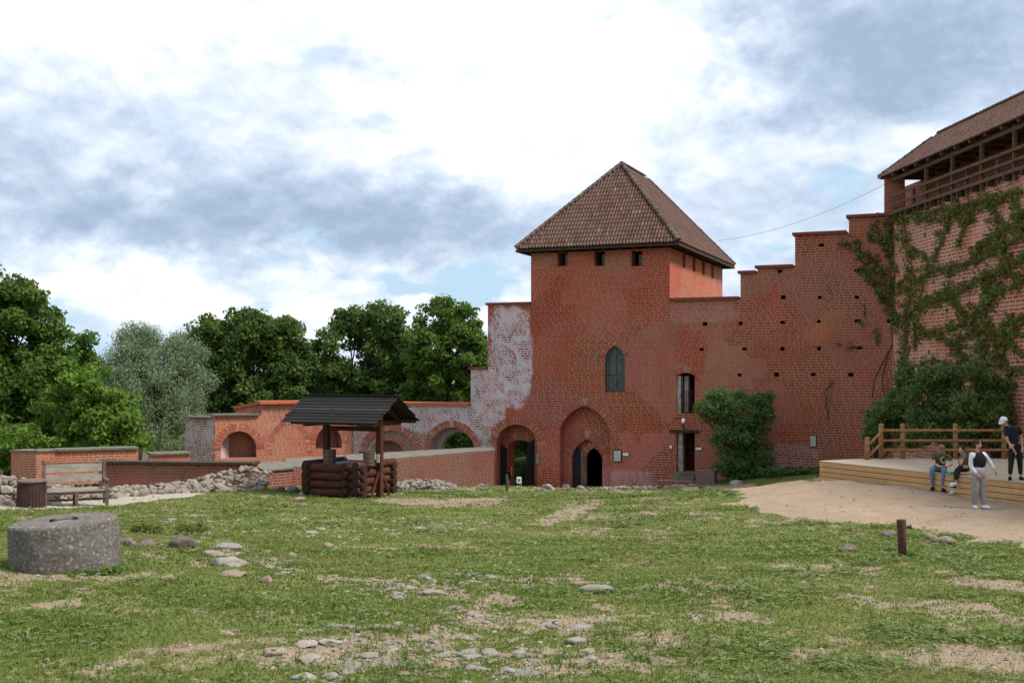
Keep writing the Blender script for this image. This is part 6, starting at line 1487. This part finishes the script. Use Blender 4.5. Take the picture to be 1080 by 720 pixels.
# pale rocks beyond the gate
mb = MB(); r = random.Random(9); bm = rock_mesh(77, 1, .8, .7, 1); bm.verts.ensure_lookup_table(); vs0 = [v.co.copy() for v in bm.verts]; fs0 = [[v.index for v in f.verts] for f in bm.faces]; bm.free()
t = thing('rubble_wall', 'pale field stone wall beyond the gate', 'rubble', tuple(P(548, 500, 69)))
for i in range(160): c = P(r.uniform(525, 575), r.uniform(482, 500), 69+r.uniform(-.3, .3)); s_ = r.uniform(.12, .26); mb.add([c+v*s_ for v in vs0], fs0, 0, r.random())
mb.build('stones', M['cobble'], t)

# ------------------------------------------------------------------ ivy
def ivy(name, label, strokes, seed, n_per=70, size=.06, weed=False, stems=()):
    r = np.random.default_rng(seed); pts = []; t = None
    def onwall(px, py, o):
        if px < 944: return TW.w(px, py, o)
        return IV.w(px, py, o)
    sm = MB()
    for (path, w_) in strokes:
        for i in range(len(path)-1):
            (x0, y0), (x1, y1) = path[i], path[i+1]; L = math.hypot(x1-x0, y1-y0); n = max(1, int(L*w_*n_per/330))
            for k in range(n):
                f = r.random(); wob = w_*.5*(.6+.9*float(vn(x0+f*L*.3, y0*.3+seed, 4))); wb = wob*(.45 if r.random() < .7 else 1.1); px = x0+(x1-x0)*f+r.normal(0, wb); py = y0+(y1-y0)*f+r.normal(0, wb)
                if px > 941 and px < 947: px += 0
                pts.append(tuple(onwall(px, py, .05+abs(r.normal(0, .05+.004*w_)))))
            if r.random() < .9: sm.tube([onwall(x0, y0, .03), onwall((x0+x1)/2+r.normal(0, 1), (y0+y1)/2+r.normal(0, 1), .03), onwall(x1, y1, .03)], .018, 5)
            for b in range(max(0, int(L/14))):                 # side shoots
                f = r.random(); ax, ay = x0+(x1-x0)*f, y0+(y1-y0)*f; a = r.uniform(0, 6.28)
                for s_ in range(int(r.uniform(3, 8))):
                    a += r.normal(0, .35); a += .12*math.sin(-math.pi/2-a); bx, by = ax+2.6*math.cos(a), ay+2.6*math.sin(a)
                    if by < 208 or (px < 944 and by < 232): break
                    for q in range(5): pts.append(tuple(onwall(bx+r.normal(0, 1.2), by+r.normal(0, 1.2), .04+abs(r.normal(0, .03)))))
                    ax, ay = bx, by
    t = thing(name, label, 'creeper', pts[0])
    n = int(len(pts)*2.4); leaves('foliage', pts, .12, n, size, M['leaf_ivy'], t, seed, .75, squash=1.0, up=.2)
    for s_ in stems: sm.tube([onwall(x, y, .03) for x, y in s_], .022, 5)
    sm.build('stem', M['stem'], t); return t
ivy('ivy', 'green creeper fanning over the curtain wall into the corner', [
    ([(883, 257), (895, 259), (904, 266), (911, 278), (915, 292), (925, 305), (936, 318), (946, 335), (948, 350)], 8),
    ([(905, 265), (920, 272), (930, 285), (938, 300), (943, 320)], 9), ([(922, 238), (930, 252), (940, 268), (944, 290), (943, 310)], 9), ([(921, 236), (918, 246), (917, 256)], 4),
    ([(934, 232), (940, 246), (943, 262)], 9), ([(926, 256), (936, 258), (943, 262)], 7), ([(912, 290), (922, 296), (934, 300), (942, 305)], 6), ([(930, 310), (938, 325), (943, 342)], 5)], 51, 95, .062,
    stems=[[(958, 440), (945, 400), (942, 370), (940, 340)], [(920, 420), (922, 400), (932, 380), (942, 362)], [(935, 430), (930, 400), (938, 370)]])
ivy('ivy', 'green creeper spreading over the right-hand castle wall below the gallery', [
    ([(950, 226), (956, 245), (960, 265), (962, 290), (960, 320), (957, 350), (955, 385)], 9), ([(952, 232), (965, 226), (985, 224), (1005, 220), (1030, 214), (1055, 208), (1080, 203)], 9),
    ([(968, 235), (975, 228), (990, 232), (1010, 226), (1035, 220), (1060, 212)], 8), ([(965, 300), (985, 286), (1005, 284), (1025, 278), (1045, 268), (1062, 258), (1082, 248)], 9),
    ([(960, 330), (975, 320), (992, 318), (1010, 308), (1030, 296), (1050, 288), (1082, 272)], 12), ([(985, 350), (1005, 348), (1025, 336), (1040, 322), (1056, 308), (1082, 296)], 9),
    ([(1000, 360), (1020, 356), (1040, 348), (1055, 350), (1070, 364), (1084, 376)], 9), ([(1000, 300), (1010, 320), (1025, 340), (1035, 360), (1040, 385)], 11), ([(1040, 292), (1045, 315), (1040, 335), (1050, 360), (1062, 385)], 10),
    ([(1030, 276), (1035, 258), (1050, 248), (1066, 238), (1084, 222)], 9), ([(1055, 250), (1062, 270), (1064, 290)], 10), ([(1004, 228), (1000, 244), (992, 260), (985, 275)], 5), ([(1026, 222), (1018, 240), (1012, 260)], 6), ([(1045, 214), (1052, 226), (1062, 240)], 7),
    ([(962, 262), (975, 268), (985, 284)], 6), ([(965, 340), (975, 350), (995, 356), (1015, 372), (1030, 385)], 7), ([(975, 300), (970, 320), (968, 345), (966, 370)], 7), ([(1070, 330), (1062, 350), (1060, 372)], 5), ([(1084, 330), (1072, 345), (1068, 362)], 4), ([(1072, 212), (1078, 230), (1082, 250)], 10), ([(1030, 385), (1050, 380), (1070, 392), (1084, 388)], 7), ([(965, 385), (990, 380), (1010, 388)], 8)], 52, 110, .062)
ivy('ivy', 'small reddish creeper sprig alone on the curtain wall', [([(882, 361), (889, 365), (896, 367), (904, 366)], 4), ([(896, 360), (899, 366)], 3)], 53, 60, .05)
ivy('ivy', 'thin hanging creeper strand low on the curtain wall', [([(878, 402), (873, 409), (871, 418), (872, 428)], 4), ([(872, 430), (873, 442)], 1.5)], 54, 60, .05)
ivy('ivy', 'dry brown creeper strands under the putlog holes', [([(909, 311), (912, 322), (911, 335), (913, 352)], 2.2), ([(925, 352), (926, 366)], 2)], 55, 50, .045)
build_ground(); build_grass()
